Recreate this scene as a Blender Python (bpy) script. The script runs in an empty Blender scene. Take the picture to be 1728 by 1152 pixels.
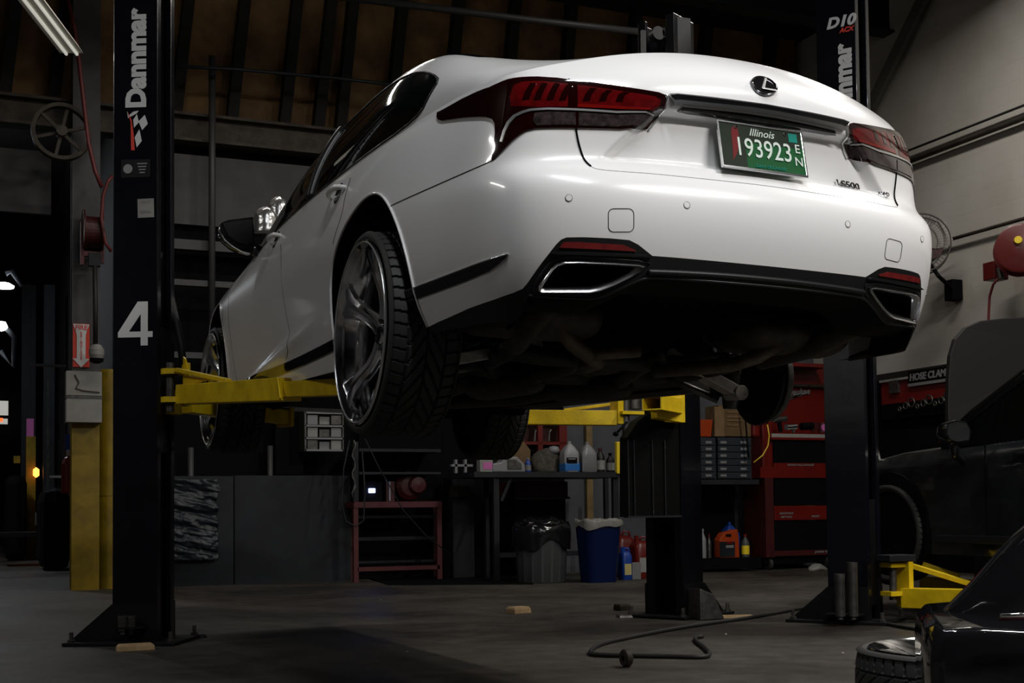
import bpy, bmesh, math, random
import numpy as np
from mathutils import Vector, Matrix, geometry
from mathutils.bvhtree import BVHTree
random.seed(7)
S_ = bpy.context.scene
COL = S_.collection
# ---------------------------------------------------------------- camera
F_PX = 2149.87; CY = 771.87; CAMZ = 0.70
CF=(0.390169,0.919763,0.042477); CR=(0.920722,-0.390059,-0.011194); CU=(-0.006272,-0.043477,0.999035)
WROWS=((0.999811,0.000000,0.019436),(0.000766,0.999223,-0.039415),(-0.019421,0.039423,0.999034))
CARO=(2.221832,3.257608,0.985007)
cam_d = bpy.data.cameras.new('camera'); cam = bpy.data.objects.new('camera', cam_d); COL.objects.link(cam)
cam_d.sensor_width = 36.0; cam_d.lens = F_PX/1728*36.0; cam_d.shift_y = (CY-576)/1728; cam_d.clip_end = 200
cam.matrix_world = Matrix(((CR[0],CU[0],-CF[0],0),(CR[1],CU[1],-CF[1],0),(CR[2],CU[2],-CF[2],CAMZ),(0,0,0,1)))
S_.camera = cam
# ---------------------------------------------------------------- colour management, world
S_.view_settings.view_transform = 'Standard'; S_.view_settings.look = 'None'
S_.view_settings.gamma = 1; S_.view_settings.use_curve_mapping = False
S_.view_settings.exposure = 0.95
wd = bpy.data.worlds.new('world'); S_.world = wd; wd.use_nodes = True
wd.node_tree.nodes['Background'].inputs[0].default_value = (.55,.65,.8,1); wd.node_tree.nodes['Background'].inputs[1].default_value = 0.005
# ---------------------------------------------------------------- lights: fluorescent strips under the roof, some unseen ones added as fill
def area(name, loc, sx, sy, power, col, rot=(0,0,0)):
    d = bpy.data.lights.new(name,'AREA'); d.shape='RECTANGLE'; d.size=sx; d.size_y=sy; d.energy=power; d.color=col
    o = bpy.data.objects.new(name,d); COL.objects.link(o); o.location=loc; o.rotation_euler=rot; return o
STRIPS = [  # x, y, z, length, turn, power
(3.9,-0.7,5.0,2.4,1.35,178,(1,.98,.955)),
(1.2,1.4,5.3,2.4,0.2,62,(.94,.97,1)),
(7.0,3.6,6.3,2.4,0.1,150,(1,.96,.90)),  # unseen strip added to brighten the beige wall
(7.4,8.6,6.3,2.4,0.2,56,(1,.95,.87)),  # second unseen strip added for the same wall, farther back
(-4.2,6.8,5.2,2.4,2.31,48,(1,.965,.92)),  # unseen strip added so the left side and chrome wheels catch light
(2.2,10.4,5.4,2.4,1.57,20,(1,.93,.85)),
(-1.4,19.0,5.4,2.4,0.3,60,(.90,.95,1)),  # unseen strip added to lift the far bay out of black

]
for i,(x,y,z,L,rz,pw,col_) in enumerate(STRIPS):
    area('tube_light', (x,y,z-.075), .10, L, pw, col_, (0,0,rz))
    area('tube_uplight', (x,y,z+.06), .10, L, pw*.5, col_, (math.pi,0,rz))
# ---------------------------------------------------------------- pixel -> place helpers (frame 1728 x 1152)
CARM = Matrix(WROWS).to_4x4(); CARM.translation = Vector(CARO)
CARI = CARM.inverted()
def ray(px,py):
    return Vector(CF)+Vector(CR)*((px-864)/F_PX)-Vector(CU)*((py-CY)/F_PX)
def wat(px,py,ax,val):
    d=ray(px,py); o=Vector((0,0,CAMZ)); return o+d*((val-o[ax])/d[ax])
def cray(px,py):
    return CARI@Vector((0,0,CAMZ)), (CARI.to_3x3()@ray(px,py)).normalized()
def cat(px,py,ax,val):
    o,d=cray(px,py); return o+d*((val-o[ax])/d[ax])
# ---------------------------------------------------------------- materials
def nodes(m): m.use_nodes=True; return m.node_tree.nodes, m.node_tree.links
def mat(name, col, rough=.5, metal=0, coat=0, noise=0, nscale=8, bump=0, bscale=60, emit=None, estr=0, alpha=None, trans=0, ior=1.45, spec=.5, rvar=0):
    m=bpy.data.materials.new(name); n,l=nodes(m); b=n['Principled BSDF']
    b.inputs['Base Color'].default_value=(*col,1); b.inputs['Roughness'].default_value=rough; b.inputs['Metallic'].default_value=metal
    b.inputs['Coat Weight'].default_value=coat; b.inputs['Coat Roughness'].default_value=.085 if name=='white_paint' else .04; b.inputs['IOR'].default_value=ior
    b.inputs['Transmission Weight'].default_value=trans; b.inputs['Specular IOR Level'].default_value=spec
    if emit: b.inputs['Emission Color'].default_value=(*emit,1); b.inputs['Emission Strength'].default_value=estr
    tc=None
    if noise or bump or rvar:
        tc=n.new('ShaderNodeTexCoord')
    if noise:
        t=n.new('ShaderNodeTexNoise'); t.inputs['Scale'].default_value=nscale; t.inputs['Detail'].default_value=6; t.inputs['Roughness'].default_value=.62
        l.new(tc.outputs['Object'],t.inputs['Vector'])
        r=n.new('ShaderNodeValToRGB'); r.color_ramp.elements[0].position=.32; r.color_ramp.elements[1].position=.68
        r.color_ramp.elements[0].color=(*[c*(1-noise) for c in col],1); r.color_ramp.elements[1].color=(*[min(1,c*(1+noise)) for c in col],1)
        l.new(t.outputs['Fac'],r.inputs['Fac']); l.new(r.outputs['Color'],b.inputs['Base Color'])
    if rvar:
        t=n.new('ShaderNodeTexNoise'); t.inputs['Scale'].default_value=nscale*.7; t.inputs['Detail'].default_value=4
        l.new(tc.outputs['Object'],t.inputs['Vector']); mr=n.new('ShaderNodeMapRange')
        mr.inputs['From Min'].default_value=.3; mr.inputs['From Max'].default_value=.7
        mr.inputs['To Min'].default_value=max(.02,rough-rvar); mr.inputs['To Max'].default_value=min(1,rough+rvar)
        l.new(t.outputs['Fac'],mr.inputs['Value']); l.new(mr.outputs[0],b.inputs['Roughness'])
    if bump:
        t=n.new('ShaderNodeTexNoise'); t.inputs['Scale'].default_value=bscale; t.inputs['Detail'].default_value=5
        l.new(tc.outputs['Object'],t.inputs['Vector']); bp=n.new('ShaderNodeBump'); bp.inputs['Strength'].default_value=bump; bp.inputs['Distance'].default_value=.01
        l.new(t.outputs['Fac'],bp.inputs['Height']); l.new(bp.outputs['Normal'],b.inputs['Normal'])
    return m
M={}
def dm(k,*a,**kw): M[k]=mat(k,*a,**kw)
dm('white_paint',(.80,.79,.785),.30,coat=.75)
dm('gloss_black',(.006,.006,.007),.06,coat=.6)
dm('satin_black',(.010,.010,.011),.38)
dm('black_plastic',(.008,.008,.0085),.42,bump=.05,bscale=400,spec=.4)
dm('gap_black',(.0015,.0015,.0015),.9,spec=.1)
dm('chrome',(.80,.81,.83),.11,metal=1)
dm('dark_chrome',(.16,.16,.17),.12,metal=1)
dm('tyre_rubber',(.019,.0185,.018),.62,bump=.08,bscale=200)
dm('lens_dark',(.010,.0008,.001),.04,coat=1)
dm('lens_red',(.085,.0018,.0025),.10,coat=.6,noise=.4,nscale=25)
dm('lens_red_bright',(.16,.004,.003),.1,coat=.6)
dm('lens_smoke',(.030,.022,.023),.10,coat=.6,noise=.6,nscale=60)
dm('reflector_red',(.16,.012,.012),.3,coat=.4,noise=.3,nscale=40)
dm('glass_tint',(.003,.004,.004),.03,spec=.35)
dm('underbody',(.007,.006,.005),.7,noise=.5,nscale=9,bump=.25,bscale=30)
dm('undercoat',(.010,.009,.008),.6,noise=.5,nscale=14,bump=.2,bscale=40)
dm('rust_steel',(.035,.027,.019),.6,metal=.3,noise=.6,nscale=20)
dm('pipe_rust',(.10,.078,.055),.55,metal=.3,noise=.4,nscale=20)
dm('cast_alu',(.45,.43,.40),.42,metal=.85,noise=.35,nscale=25)
dm('dull_steel',(.10,.095,.09),.45,metal=.8,noise=.4,nscale=20)
dm('lift_black',(.0035,.004,.0065),.24,coat=.10,spec=.4,noise=.2,nscale=5,rvar=.05)
dm('lift_black_matte',(.004,.004,.0045),.5,spec=.3)
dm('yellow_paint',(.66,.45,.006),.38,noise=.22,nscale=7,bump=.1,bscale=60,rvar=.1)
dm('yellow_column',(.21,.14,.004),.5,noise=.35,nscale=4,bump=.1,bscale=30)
dm('yellow_wear',(.05,.03,.01),.6)
dm('decal_white',(.62,.62,.62),.6,spec=.2)
dm('decal_red',(.65,.05,.03),.5)
dm('decal_grey',(.25,.25,.25),.5)
dm('label_grey',(.24,.235,.22),.6,noise=.12,nscale=12)
dm('plate_green',(.004,.075,.018),.55,spec=.12)
dm('plate_dark',(.012,.02,.010),.55,spec=.12)
dm('plate_red',(.14,.010,.010),.55,spec=.12)
dm('plate_teal',(.0,.20,.15),.5,spec=.12)
dm('plate_text',(.55,.62,.56),.5,spec=.2)
dm('dark_grey_steel',(.014,.015,.018),.5,noise=.25,nscale=6,spec=.3)
dm('column_grey',(.060,.058,.060),.6,noise=.25,nscale=3,bump=.1)
dm('pipe_grey',(.06,.06,.063),.5,metal=.3)
dm('rust_pipe',(.05,.041,.032),.7,noise=.5,nscale=8)
dm('wood_panel',(.17,.095,.036),.75,noise=.5,nscale=2.2)
dm('wood_raw',(.18,.12,.045),.7,noise=.25,nscale=9)
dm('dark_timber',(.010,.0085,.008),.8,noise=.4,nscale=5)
dm('sheet_dark',(.009,.011,.0145),.45,noise=.45,nscale=2,bump=.12,bscale=6,rvar=.12,spec=.35)
dm('plastic_sheet',(.012,.016,.021),.42,noise=.4,nscale=5,bump=.6,bscale=7,spec=.5)
dm('red_tool',(.115,.0065,.004),.36,coat=.1,noise=.15,nscale=4)
dm('red_dark',(.045,.004,.004),.5,noise=.25,nscale=6)
dm('red_frame',(.075,.011,.014),.5,noise=.2,nscale=8)
dm('red_reel',(.085,.006,.005),.4,coat=.1)
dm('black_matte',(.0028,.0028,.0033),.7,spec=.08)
dm('box_brown',(.10,.058,.022),.8,noise=.15,nscale=10)
dm('box_brown_dark',(.15,.09,.04),.8,noise=.2,nscale=10)
dm('orange_plastic',(.30,.036,.004),.4)
dm('jug_white',(.24,.24,.25),.4)
dm('jug_clear',(.18,.185,.19),.3)
dm('blue_liquid',(.02,.13,.40),.35)
dm('blue_plastic',(.006,.04,.24),.4)
dm('blue_bin',(.002,.010,.062),.45,spec=.3)
dm('bin_grey',(.05,.055,.055),.55)
dm('bag_black',(.006,.006,.007),.18,coat=.5,bump=.6,bscale=14)
dm('bag_white',(.17,.165,.15),.5,bump=.5,bscale=25)
dm('drawer_blue',(.016,.020,.027),.45)
dm('label_white',(.16,.16,.16),.6)
dm('wire_yellow',(.6,.42,.03),.5)
dm('cloth_olive',(.05,.045,.035),.9,noise=.5,nscale=20,bump=.6,bscale=20)
dm('pink_label',(.50,.13,.36),.5)
dm('grey_plastic',(.20,.20,.21),.45)
dm('yellow_plastic',(.75,.55,.02),.4)
dm('oil_can_gold',(.45,.38,.15),.5)
dm('car_black',(.010,.011,.012),.16,coat=.6,noise=.5,nscale=5,rvar=.1)
dm('hood_matte',(.0055,.0055,.005),.6,spec=.25)
dm('hose_black',(.012,.012,.012),.55)
dm('hose_red',(.12,.018,.018),.5)
dm('foil',(.6,.6,.6),.22,metal=.8,bump=1.0,bscale=12)
dm('carton_tan',(.40,.25,.12),.8)
dm('tan_wood_chip',(.42,.28,.14),.8,noise=.2,nscale=20)
dm('paper_white',(.5,.48,.42),.7)
dm('fan_cage',(.06,.055,.05),.5,metal=.4)
dm('light_tube',(.9,.92,.9),.5,emit=(.95,.93,.82),estr=.22)
dm('silver_trim',(.70,.70,.70),.28,metal=.9)
dm('silver_bar',(.55,.55,.56),.22,metal=1)
dm('mirror_dark',(.012,.012,.012),.25)
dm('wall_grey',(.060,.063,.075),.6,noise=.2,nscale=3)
dm('under_black',(.0032,.003,.0028),.6,spec=.08)
dm('diag_bar_grey',(.09,.085,.075),.7)
dm('fan_white',(.42,.40,.36),.5)
dm('lamp_far',(.9,.95,1),.5,emit=(.82,.93,1),estr=6)
dm('lamp_orange',(.9,.4,.1),.5,emit=(1,.28,.04),estr=2.2)
dm('led_blue',(.2,.3,1),.5,emit=(.35,.4,1),estr=8)
dm('window_glow',(.5,.52,.5),.5,emit=(.72,.72,.66),estr=.28)
dm('red_lens_far',(.8,.05,.02),.5,emit=(1,.12,.03),estr=1.0)
dm('fixture_white',(.72,.70,.62),.45)
dm('skin',(.30,.18,.13),.6)
# ---------------------------------------------------------------- mesh builder
class MB:
    def __init__(s): s.v=[]; s.f=[]
    def add(s,vs,fs):
        o=len(s.v); s.v+= [Vector(p) for p in vs]; s.f+=[tuple(i+o for i in f) for f in fs]; return s
    def box(s,c,d,rz=0,R=None):
        c=Vector(c); h=[x/2 for x in d]
        R=R or Matrix.Rotation(rz,3,'Z')
        vs=[c+R@Vector((x*h[0],y*h[1],z*h[2])) for x in(-1,1) for y in(-1,1) for z in(-1,1)]
        return s.add(vs,[(0,1,3,2),(4,6,7,5),(0,4,5,1),(2,3,7,6),(0,2,6,4),(1,5,7,3)])
    def bar(s,a,b,w,h,up=(0,0,1)):
        a=Vector(a);b=Vector(b);d=(b-a); L=d.length; d.normalize(); u=Vector(up)
        x=d.cross(u)
        if x.length<1e-4: x=d.cross(Vector((0,1,0)))
        x.normalize(); z=x.cross(d).normalized()
        R=Matrix((x,d,z)).transposed(); return s.box((a+b)/2,(w,L,h),R=R)
    def cyl(s,a,b,r,n=20,r2=None,cap=True):
        a=Vector(a);b=Vector(b);r2=r if r2 is None else r2; d=(b-a).normalized()
        x=d.orthogonal().normalized(); y=d.cross(x)
        vs=[]
        for k in range(n):
            t=2*math.pi*k/n; e=x*math.cos(t)+y*math.sin(t); vs+=[a+e*r,b+e*r2]
        fs=[(2*k,2*((k+1)%n),2*((k+1)%n)+1,2*k+1) for k in range(n)]
        if cap: fs+=[tuple(2*k for k in range(n))[::-1],tuple(2*k+1 for k in range(n))]
        return s.add(vs,fs)
    def tube(s,path,r,n=10,close=False,cap=True):
        P=[Vector(p) for p in path]; m=len(P); rings=[]; prev=None
        for i,p in enumerate(P):
            d=(P[(i+1)%m]-P[i-1]) if close else (P[min(i+1,m-1)]-P[max(i-1,0)])
            d.normalize()
            if prev is None: x=d.orthogonal().normalized()
            else: x=(prev-d*prev.dot(d)).normalized()
            prev=x; y=d.cross(x); rr=r[i] if isinstance(r,(list,tuple)) else r
            rings.append([p+(x*math.cos(2*math.pi*k/n)+y*math.sin(2*math.pi*k/n))*rr for k in range(n)])
        return s.loft(rings,close,cap)
    def loft(s,rings,close=False,cap=True,cyc=True):
        n=len(rings[0]); m=len(rings); vs=[p for r in rings for p in r]; fs=[]
        for i in range(m if close else m-1):
            j=(i+1)%m
            for k in range(n if cyc else n-1):
                k2=(k+1)%n; fs.append((i*n+k,i*n+k2,j*n+k2,j*n+k))
        if cap and not close and cyc: fs+=[tuple(range(n))[::-1],tuple((m-1)*n+k for k in range(n))]
        return s.add(vs,fs)
    def lathe(s,prof,n=32,c=(0,0,0),ax='Z',R=None):
        c=Vector(c); rings=[]
        for (r,z) in prof:
            ring=[]
            for k in range(n):
                t=2*math.pi*k/n; p=Vector((r*math.cos(t),r*math.sin(t),z))
                if ax=='X': p=Vector((p.z,p.x,p.y))
                if ax=='Y': p=Vector((p.y,p.z,p.x))
                if R: p=R@p
                ring.append(c+p)
            rings.append(ring)
        return s.loft(rings,False,False)
    def prism(s,poly,h,c=(0,0,0),R=None):
        n=len(poly); c=Vector(c); R=R or Matrix.Identity(3)
        vs=[c+R@Vector((p[0],p[1],0)) for p in poly]+[c+R@Vector((p[0],p[1],h)) for p in poly]
        return s.add(vs,[tuple(range(n))[::-1],tuple(range(n,2*n))]+[(i,(i+1)%n,(i+1)%n+n,i+n) for i in range(n)])
    def xf(s,R,t=(0,0,0)):
        t=Vector(t); s.v=[R@p+t for p in s.v]; return s
    def build(s,name,m,parent=None,smooth=None,bevel=0,seg=2,normals=None,mats=None,fix=True):
        me=bpy.data.meshes.new(name); me.from_pydata([tuple(p) for p in s.v],[],s.f); me.update()
        if (fix and normals is None) or bevel:
            bm=bmesh.new(); bm.from_mesh(me)
            if fix: bmesh.ops.recalc_face_normals(bm,faces=bm.faces[:])
            if bevel:
                es=[e for e in bm.edges if len(e.link_faces)==2 and e.calc_face_angle(0)>.6]
                if es: bmesh.ops.bevel(bm,geom=es,offset=bevel,segments=seg,affect='EDGES',profile=.6,clamp_overlap=True)
            bm.to_mesh(me); bm.free()
        if smooth is not None:
            me.polygons.foreach_set('use_smooth',[True]*len(me.polygons))
            if smooth>0:
                bm=bmesh.new(); bm.from_mesh(me)
                for e in bm.edges:
                    if len(e.link_faces)==2 and e.calc_face_angle(0)>math.radians(smooth): e.smooth=False
                bm.to_mesh(me); bm.free()
        if normals is not None:
            me.polygons.foreach_set('use_smooth',[True]*len(me.polygons)); me.normals_split_custom_set_from_vertices([tuple(n) for n in normals])
        for mm in (mats or [m]): me.materials.append(M[mm] if isinstance(mm,str) else mm)
        o=bpy.data.objects.new(name,me); COL.objects.link(o)
        if parent: o.parent=parent
        return o
def thing(name,label,cat_,loc=(0,0,0),rz=0,group=None):
    o=bpy.data.objects.new(name,None); COL.objects.link(o); o.location=loc; o.rotation_euler=(0,0,rz); o.empty_display_size=.1
    return tag(o,label,cat_,group)
def tag(o,label,cat_,group=None,kind=None):
    if label: o['label']=label
    if cat_: o['category']=cat_
    if group: o['group']=group
    if kind: o['kind']=kind
    return o
def struct(o): o['kind']='structure'; return o
def copy_tree(o,parent=None):
    c=o.copy(); COL.objects.link(c); c.parent=parent
    for ch in [x for x in bpy.data.objects if x.parent==o]: copy_tree(ch,c)
    return c
def at_centre(mb):   # move a builder's points to be about their own base centre; returns the base
    xs=[p.x for p in mb.v]; ys=[p.y for p in mb.v]; zs=[p.z for p in mb.v]
    b=Vector(((min(xs)+max(xs))/2,(min(ys)+max(ys))/2,min(zs))); mb.v=[p-b for p in mb.v]; return b
def solo(name,mb,m,label,cat_,group=None,**kw):
    b=at_centre(mb); o=mb.build(name,m,None,**kw); o.location=b; return tag(o,label,cat_,group)
_tc={}
def text(s,size=1,ex=.002,off=0,shear=0,align='CENTER',sx=1):
    k=(s,size,ex,off,shear,align)
    if k not in _tc:
        c=bpy.data.curves.new('t','FONT'); c.body=s; c.size=size; c.extrude=ex; c.offset=off; c.shear=shear; c.align_x=align; c.align_y='CENTER'; c.resolution_u=3
        o=bpy.data.objects.new('t',c); COL.objects.link(o); bpy.context.view_layer.update()
        me=bpy.data.meshes.new_from_object(o); _tc[k]=([v.co.copy() for v in me.vertices],[tuple(p.vertices) for p in me.polygons])
        bpy.data.objects.remove(o); bpy.data.curves.remove(c); bpy.data.meshes.remove(me)
    v,f=_tc[k]; mb=MB(); mb.add([Vector((p.x*sx,p.y,p.z)) for p in v],f); return mb
def frame(x,y,z): return Matrix((Vector(x),Vector(y),Vector(z))).transposed()

# ================================================================= THE WHITE SEDAN (car frame: x right, y forward from the tail, z up)
def bspl(P, u, v):
    """uniform cubic B-spline surface; P[nu][nv][3] already padded with ghost rows; u,v index parameters"""
    nu,nv=P.shape[0]-2,P.shape[1]-2
    u=np.clip(u,0,nu-1-1e-9); v=np.clip(v,0,nv-1-1e-9); i=np.floor(u).astype(int); j=np.floor(v).astype(int); a=u-i; b=v-j
    def w(t): return [(1-t)**3/6,(3*t**3-6*t**2+4)/6,(-3*t**3+3*t**2+3*t+1)/6,t**3/6]
    wa=w(a); wb=w(b); out=np.zeros((len(u),3))
    for k in range(4):
        for l in range(4): out+= (wa[k]*wb[l])[:,None]*P[np.minimum(i+k,nu+1),np.minimum(j+l,nv+1)]
    return out
RX=[0,.2,.4,.55,.66]; CORN=[(.725,.112),(.775,.165),(.812,.25),(.838,.38),(.865,.58)]; SY=[.8,1.17,1.6,2.2,3.0,3.7,4.29,4.8]
LV=[ # z, rear y at RX, side x at SY
(.16,(.22,.22,.23,.25,.27),(.80,.86,.885,.875,.875,.885,.89,.83)),
(.20,(.17,.17,.18,.20,.23),(.825,.878,.895,.885,.885,.895,.90,.85)),
(.24,(.13,.135,.15,.17,.20),(.85,.895,.905,.895,.895,.905,.912,.86)),
(.34,(.045,.05,.07,.095,.14),(.882,.92,.92,.91,.91,.918,.93,.88)),
(.44,(.012,.016,.03,.058,.098),(.898,.936,.932,.922,.922,.926,.94,.89)),
(.54,(-.012,-.008,.008,.035,.076),(.902,.944,.938,.932,.932,.936,.944,.89)),
(.62,(-.014,-.010,.006,.030,.070),(.900,.944,.942,.94,.94,.944,.944,.885)),
(.68,(-.002,.003,.020,.044,.085),(.896,.94,.942,.942,.942,.944,.942,.88)),
(.725,(.035,.042,.066,.106,.150),(.890,.934,.938,.94,.94,.938,.932,.872)),
(.76,(.052,.058,.080,.124,.166),(.884,.927,.934,.937,.937,.932,.918,.86)),
(.82,(.056,.058,.074,.122,.168),(.872,.914,.924,.93,.93,.915,.89,.83)),
(.88,(.056,.058,.074,.122,.178),(.857,.898,.912,.92,.916,.886,.84,.78)),
(.94,(.046,.046,.068,.128,.192),(.838,.878,.896,.905,.896,.84,.78,.70)),
(.99,(.044,.046,.076,.145,.212),(.820,.858,.880,.888,.876,.78,.70,.60)),
(1.04,(.062,.070,.122,.198,.262),(.800,.836,.858,.870,.852,.7,.6,.5)),
(1.09,(.112,.125,.185,.262,.325),(.772,.808,.834,.845,.82,.6,.5,.4)),
(1.14,(.185,.20,.262,.335,.395),(.735,.772,.805,.815,.78,.5,.4,.3)),
(1.18,(.265,.28,.34,.41,.47),(.70,.735,.775,.785,.74,.45,.35,.25)),
]
def s_controls():
    rows=[]
    for z,ry,sx in LV:
        col=[(x,y,z) for x,y in zip(RX,ry)]
        y4,x9=ry[4],sx[0]
        for cx,cy in CORN: col.append((.66+(cx-.66)*(x9-.66)/.24, y4+(cy-.07)*(.8-y4)/.73, z))
        col+=[(x,y,z) for x,y in zip(sx,SY)]
        x8=sx[-1]; col+=[(.88*x8,5.02,z),(.62*x8,5.15,z),(.3*x8,5.21,z),(0,5.235,z)]
        rows.append(col)
    P=np.array(rows).transpose(1,0,2)            # [u][v]
    mir=np.array([-1,1,1])
    P=np.concatenate([P[1:2]*mir,P,P[-2:-1]*mir],0)
    P=np.concatenate([2*P[:,:1]-P[:,1:2],P,2*P[:,-1:]-P[:,-2:-1]],1)
    return P
SP=s_controls(); NU=SP.shape[0]-2; NV=SP.shape[1]-2
def sm(t): t=np.clip(t,0,1); return t*t*(3-2*t)
def evS(u,v):
    u=np.asarray(u,float).ravel(); v=np.asarray(v,float).ravel()
    p=bspl(SP,np.abs(u),v)
    x,y,z=p[:,0].copy(),p[:,1],p[:,2]
    hw=.50-(z-.75)*.95                      # recess that holds the licence plate, wider at its foot
    m=sm((hw-x)/.055+.5)*sm((z-.738)/.022)*sm((.915-z)/.02)*(y<.5)
    p[:,1]+=.034*m
    zc=.27+(3.45-y)*.125                    # crease sweeping up the doors from the front sill
    p[:,0]+=.020*np.exp(-((z-zc+.045)/.038)**2)*sm((y-1.75)/.5)*sm((3.7-y)/.5)*sm((z-.2)/.06)
    p[:,0]*=np.where(u<0,-1,1)
    return p
def nrmS(u,v):
    e=.02; u=np.asarray(u,float);v=np.asarray(v,float)
    a=evS(u+e,v)-evS(u-e,v); b=evS(u,np.minimum(v+e,NV-1))-evS(u,np.maximum(v-e,0))
    n=np.cross(a,b); n/=np.linalg.norm(n,axis=1)[:,None]+1e-12
    return n      # du x dv : outward
_topx=[0,1,2,3,4,5,6,7,8,9,10,11,12,13,14,15,16,17,18,19,20,21]
_topz=[1.146,1.140,1.110,1.072,1.045,1.034,1.030,1.030,1.034,1.036,1.032,1.012,.990,.976,.955,.925,.885,.80,.74,.68,.65,.64]
def ztop(u): return np.interp(np.abs(u),_topx,_topz)
def bs1(vals,u):
    P=np.array([vals[1]]+list(vals)+[vals[-2]],float); u=np.clip(np.abs(u),0,len(vals)-1-1e-9); i=np.floor(u).astype(int); t=u-i
    return ((1-t)**3*P[i]+(3*t**3-6*t**2+4)*P[i+1]+(-3*t**3+3*t**2+3*t+1)*P[i+2]+t**3*P[i+3])/6
def ztop(u): return bs1(_topz,u)
_vg=np.linspace(0,NV-1,600)
_zg=bspl(SP,np.full(600,5.),_vg)[:,2]
def v_of_z(z): return np.interp(z,_zg,_vg)
def top(u): u=np.atleast_1d(u).astype(float); return evS(u,v_of_z(ztop(u)))
# dense proxy for ray casts
class Proxy:
    def __init__(s,ev,us,vs):
        U,V=np.meshgrid(us,vs,indexing='ij'); s.par=np.stack([U.ravel(),V.ravel()],1); s.P=ev(U.ravel(),V.ravel()); n=len(vs)
        s.f=[(i*n+j,(i+1)*n+j,(i+1)*n+j+1,i*n+j+1) for i in range(len(us)-1) for j in range(n-1)]
        s.f=[t for q in s.f for t in ((q[0],q[1],q[2]),(q[0],q[2],q[3]))]
        s.b=BVHTree.FromPolygons([tuple(p) for p in s.P],s.f)
    def par_at(s,loc,idx):
        a,b,c=s.f[idx]; A,B,C=[Vector(s.P[k]) for k in (a,b,c)]
        pa,pb,pc=[Vector((s.par[k][0],s.par[k][1],0)) for k in (a,b,c)]
        r=geometry.barycentric_transform(loc,A,B,C,pa,pb,pc); return r.x,r.y
    def cast(s,o,d):
        h=s.b.ray_cast(Vector(o),Vector(d))
        if h[0] is not None: return s.par_at(h[0],h[2])
        best=None
        for t in np.linspace(2.5,9,1500):
            q=s.b.find_nearest(Vector(o)+Vector(d)*t)
            if best is None or q[3]<best[0]: best=(q[3],q[0],q[2])
        return s.par_at(best[1],best[2])
    def px(s,pts): return [s.cast(*cray(*p)) for p in pts]
PS=Proxy(evS,np.linspace(-(NU-1),NU-1,600),np.linspace(0,NV-1,90))
def side_yz(pts,proxy=None):   # left side: (y,z) -> parameters
    return [PS.cast((-3,y,z),(1,0,0)) for y,z in pts]
def inpoly(poly,X,Y):
    poly=np.asarray(poly); r=np.zeros(len(X),bool); n=len(poly); j=n-1
    for i in range(n):
        xi,yi=poly[i];xj,yj=poly[j]
        c=((yi>Y)!=(yj>Y))&(X<(xj-xi)*(Y-yi)/(yj-yi+1e-15)+xi); r^=c; j=i
    return r
def dens(poly,step,close=True):
    out=[];n=len(poly)
    for i in range(n if close else n-1):
        a=np.array(poly[i],float);b=np.array(poly[(i+1)%n],float); k=max(1,int(np.ceil(np.max(np.abs(b-a)/np.array(step)))))
        out+=[tuple(a+(b-a)*t/k) for t in range(k)]
    if not close: out.append(tuple(poly[-1]))
    return out
def smooth_path(pts,it=2,close=False):
    for _ in range(it):
        q=[];n=len(pts)
        for i in range(n if close else n-1):
            a=np.array(pts[i],float);b=np.array(pts[(i+1)%n],float); q+=[tuple(.75*a+.25*b),tuple(.25*a+.75*b)]
        if not close: q=[tuple(pts[0])]+q+[tuple(pts[-1])]
        pts=q
    return pts
def cdt(outer,holes,gu,gv,step):
    """triangulate outer minus holes with interior grid; returns pts,tris,centroids"""
    pts=[];edges=[]
    for L in [outer]+holes:
        o=len(pts);n=len(L); pts+=list(L); edges+=[(o+i,o+(i+1)%n) for i in range(n)]
    B=np.array(pts); G=np.stack(np.meshgrid(gu,gv,indexing='ij'),-1).reshape(-1,2)
    G=G[inpoly(outer,G[:,0],G[:,1])]
    keep=np.ones(len(G),bool)                # drop grid points too near a boundary
    for k in range(0,len(G),2000):
        d=np.abs(G[k:k+2000,None,:]-B[None])/np.array(step); keep[k:k+2000]=(d.max(2).min(1)>.45)
    G=G[keep]; sc=np.array([1/step[0],1/step[1]])
    allp=np.concatenate([B,G])*sc
    r=geometry.delaunay_2d_cdt([Vector(p) for p in allp],edges,[],0,1e-6)
    P=np.array([tuple(p) for p in r[0]])/sc; T=np.array([t for t in r[2] if len(t)==3]); Cn=P[T].mean(1)
    return P,T,Cn
def used(P,T):
    ids,inv=np.unique(T.ravel(),return_inverse=True); return P[ids],inv.reshape(T.shape)
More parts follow.
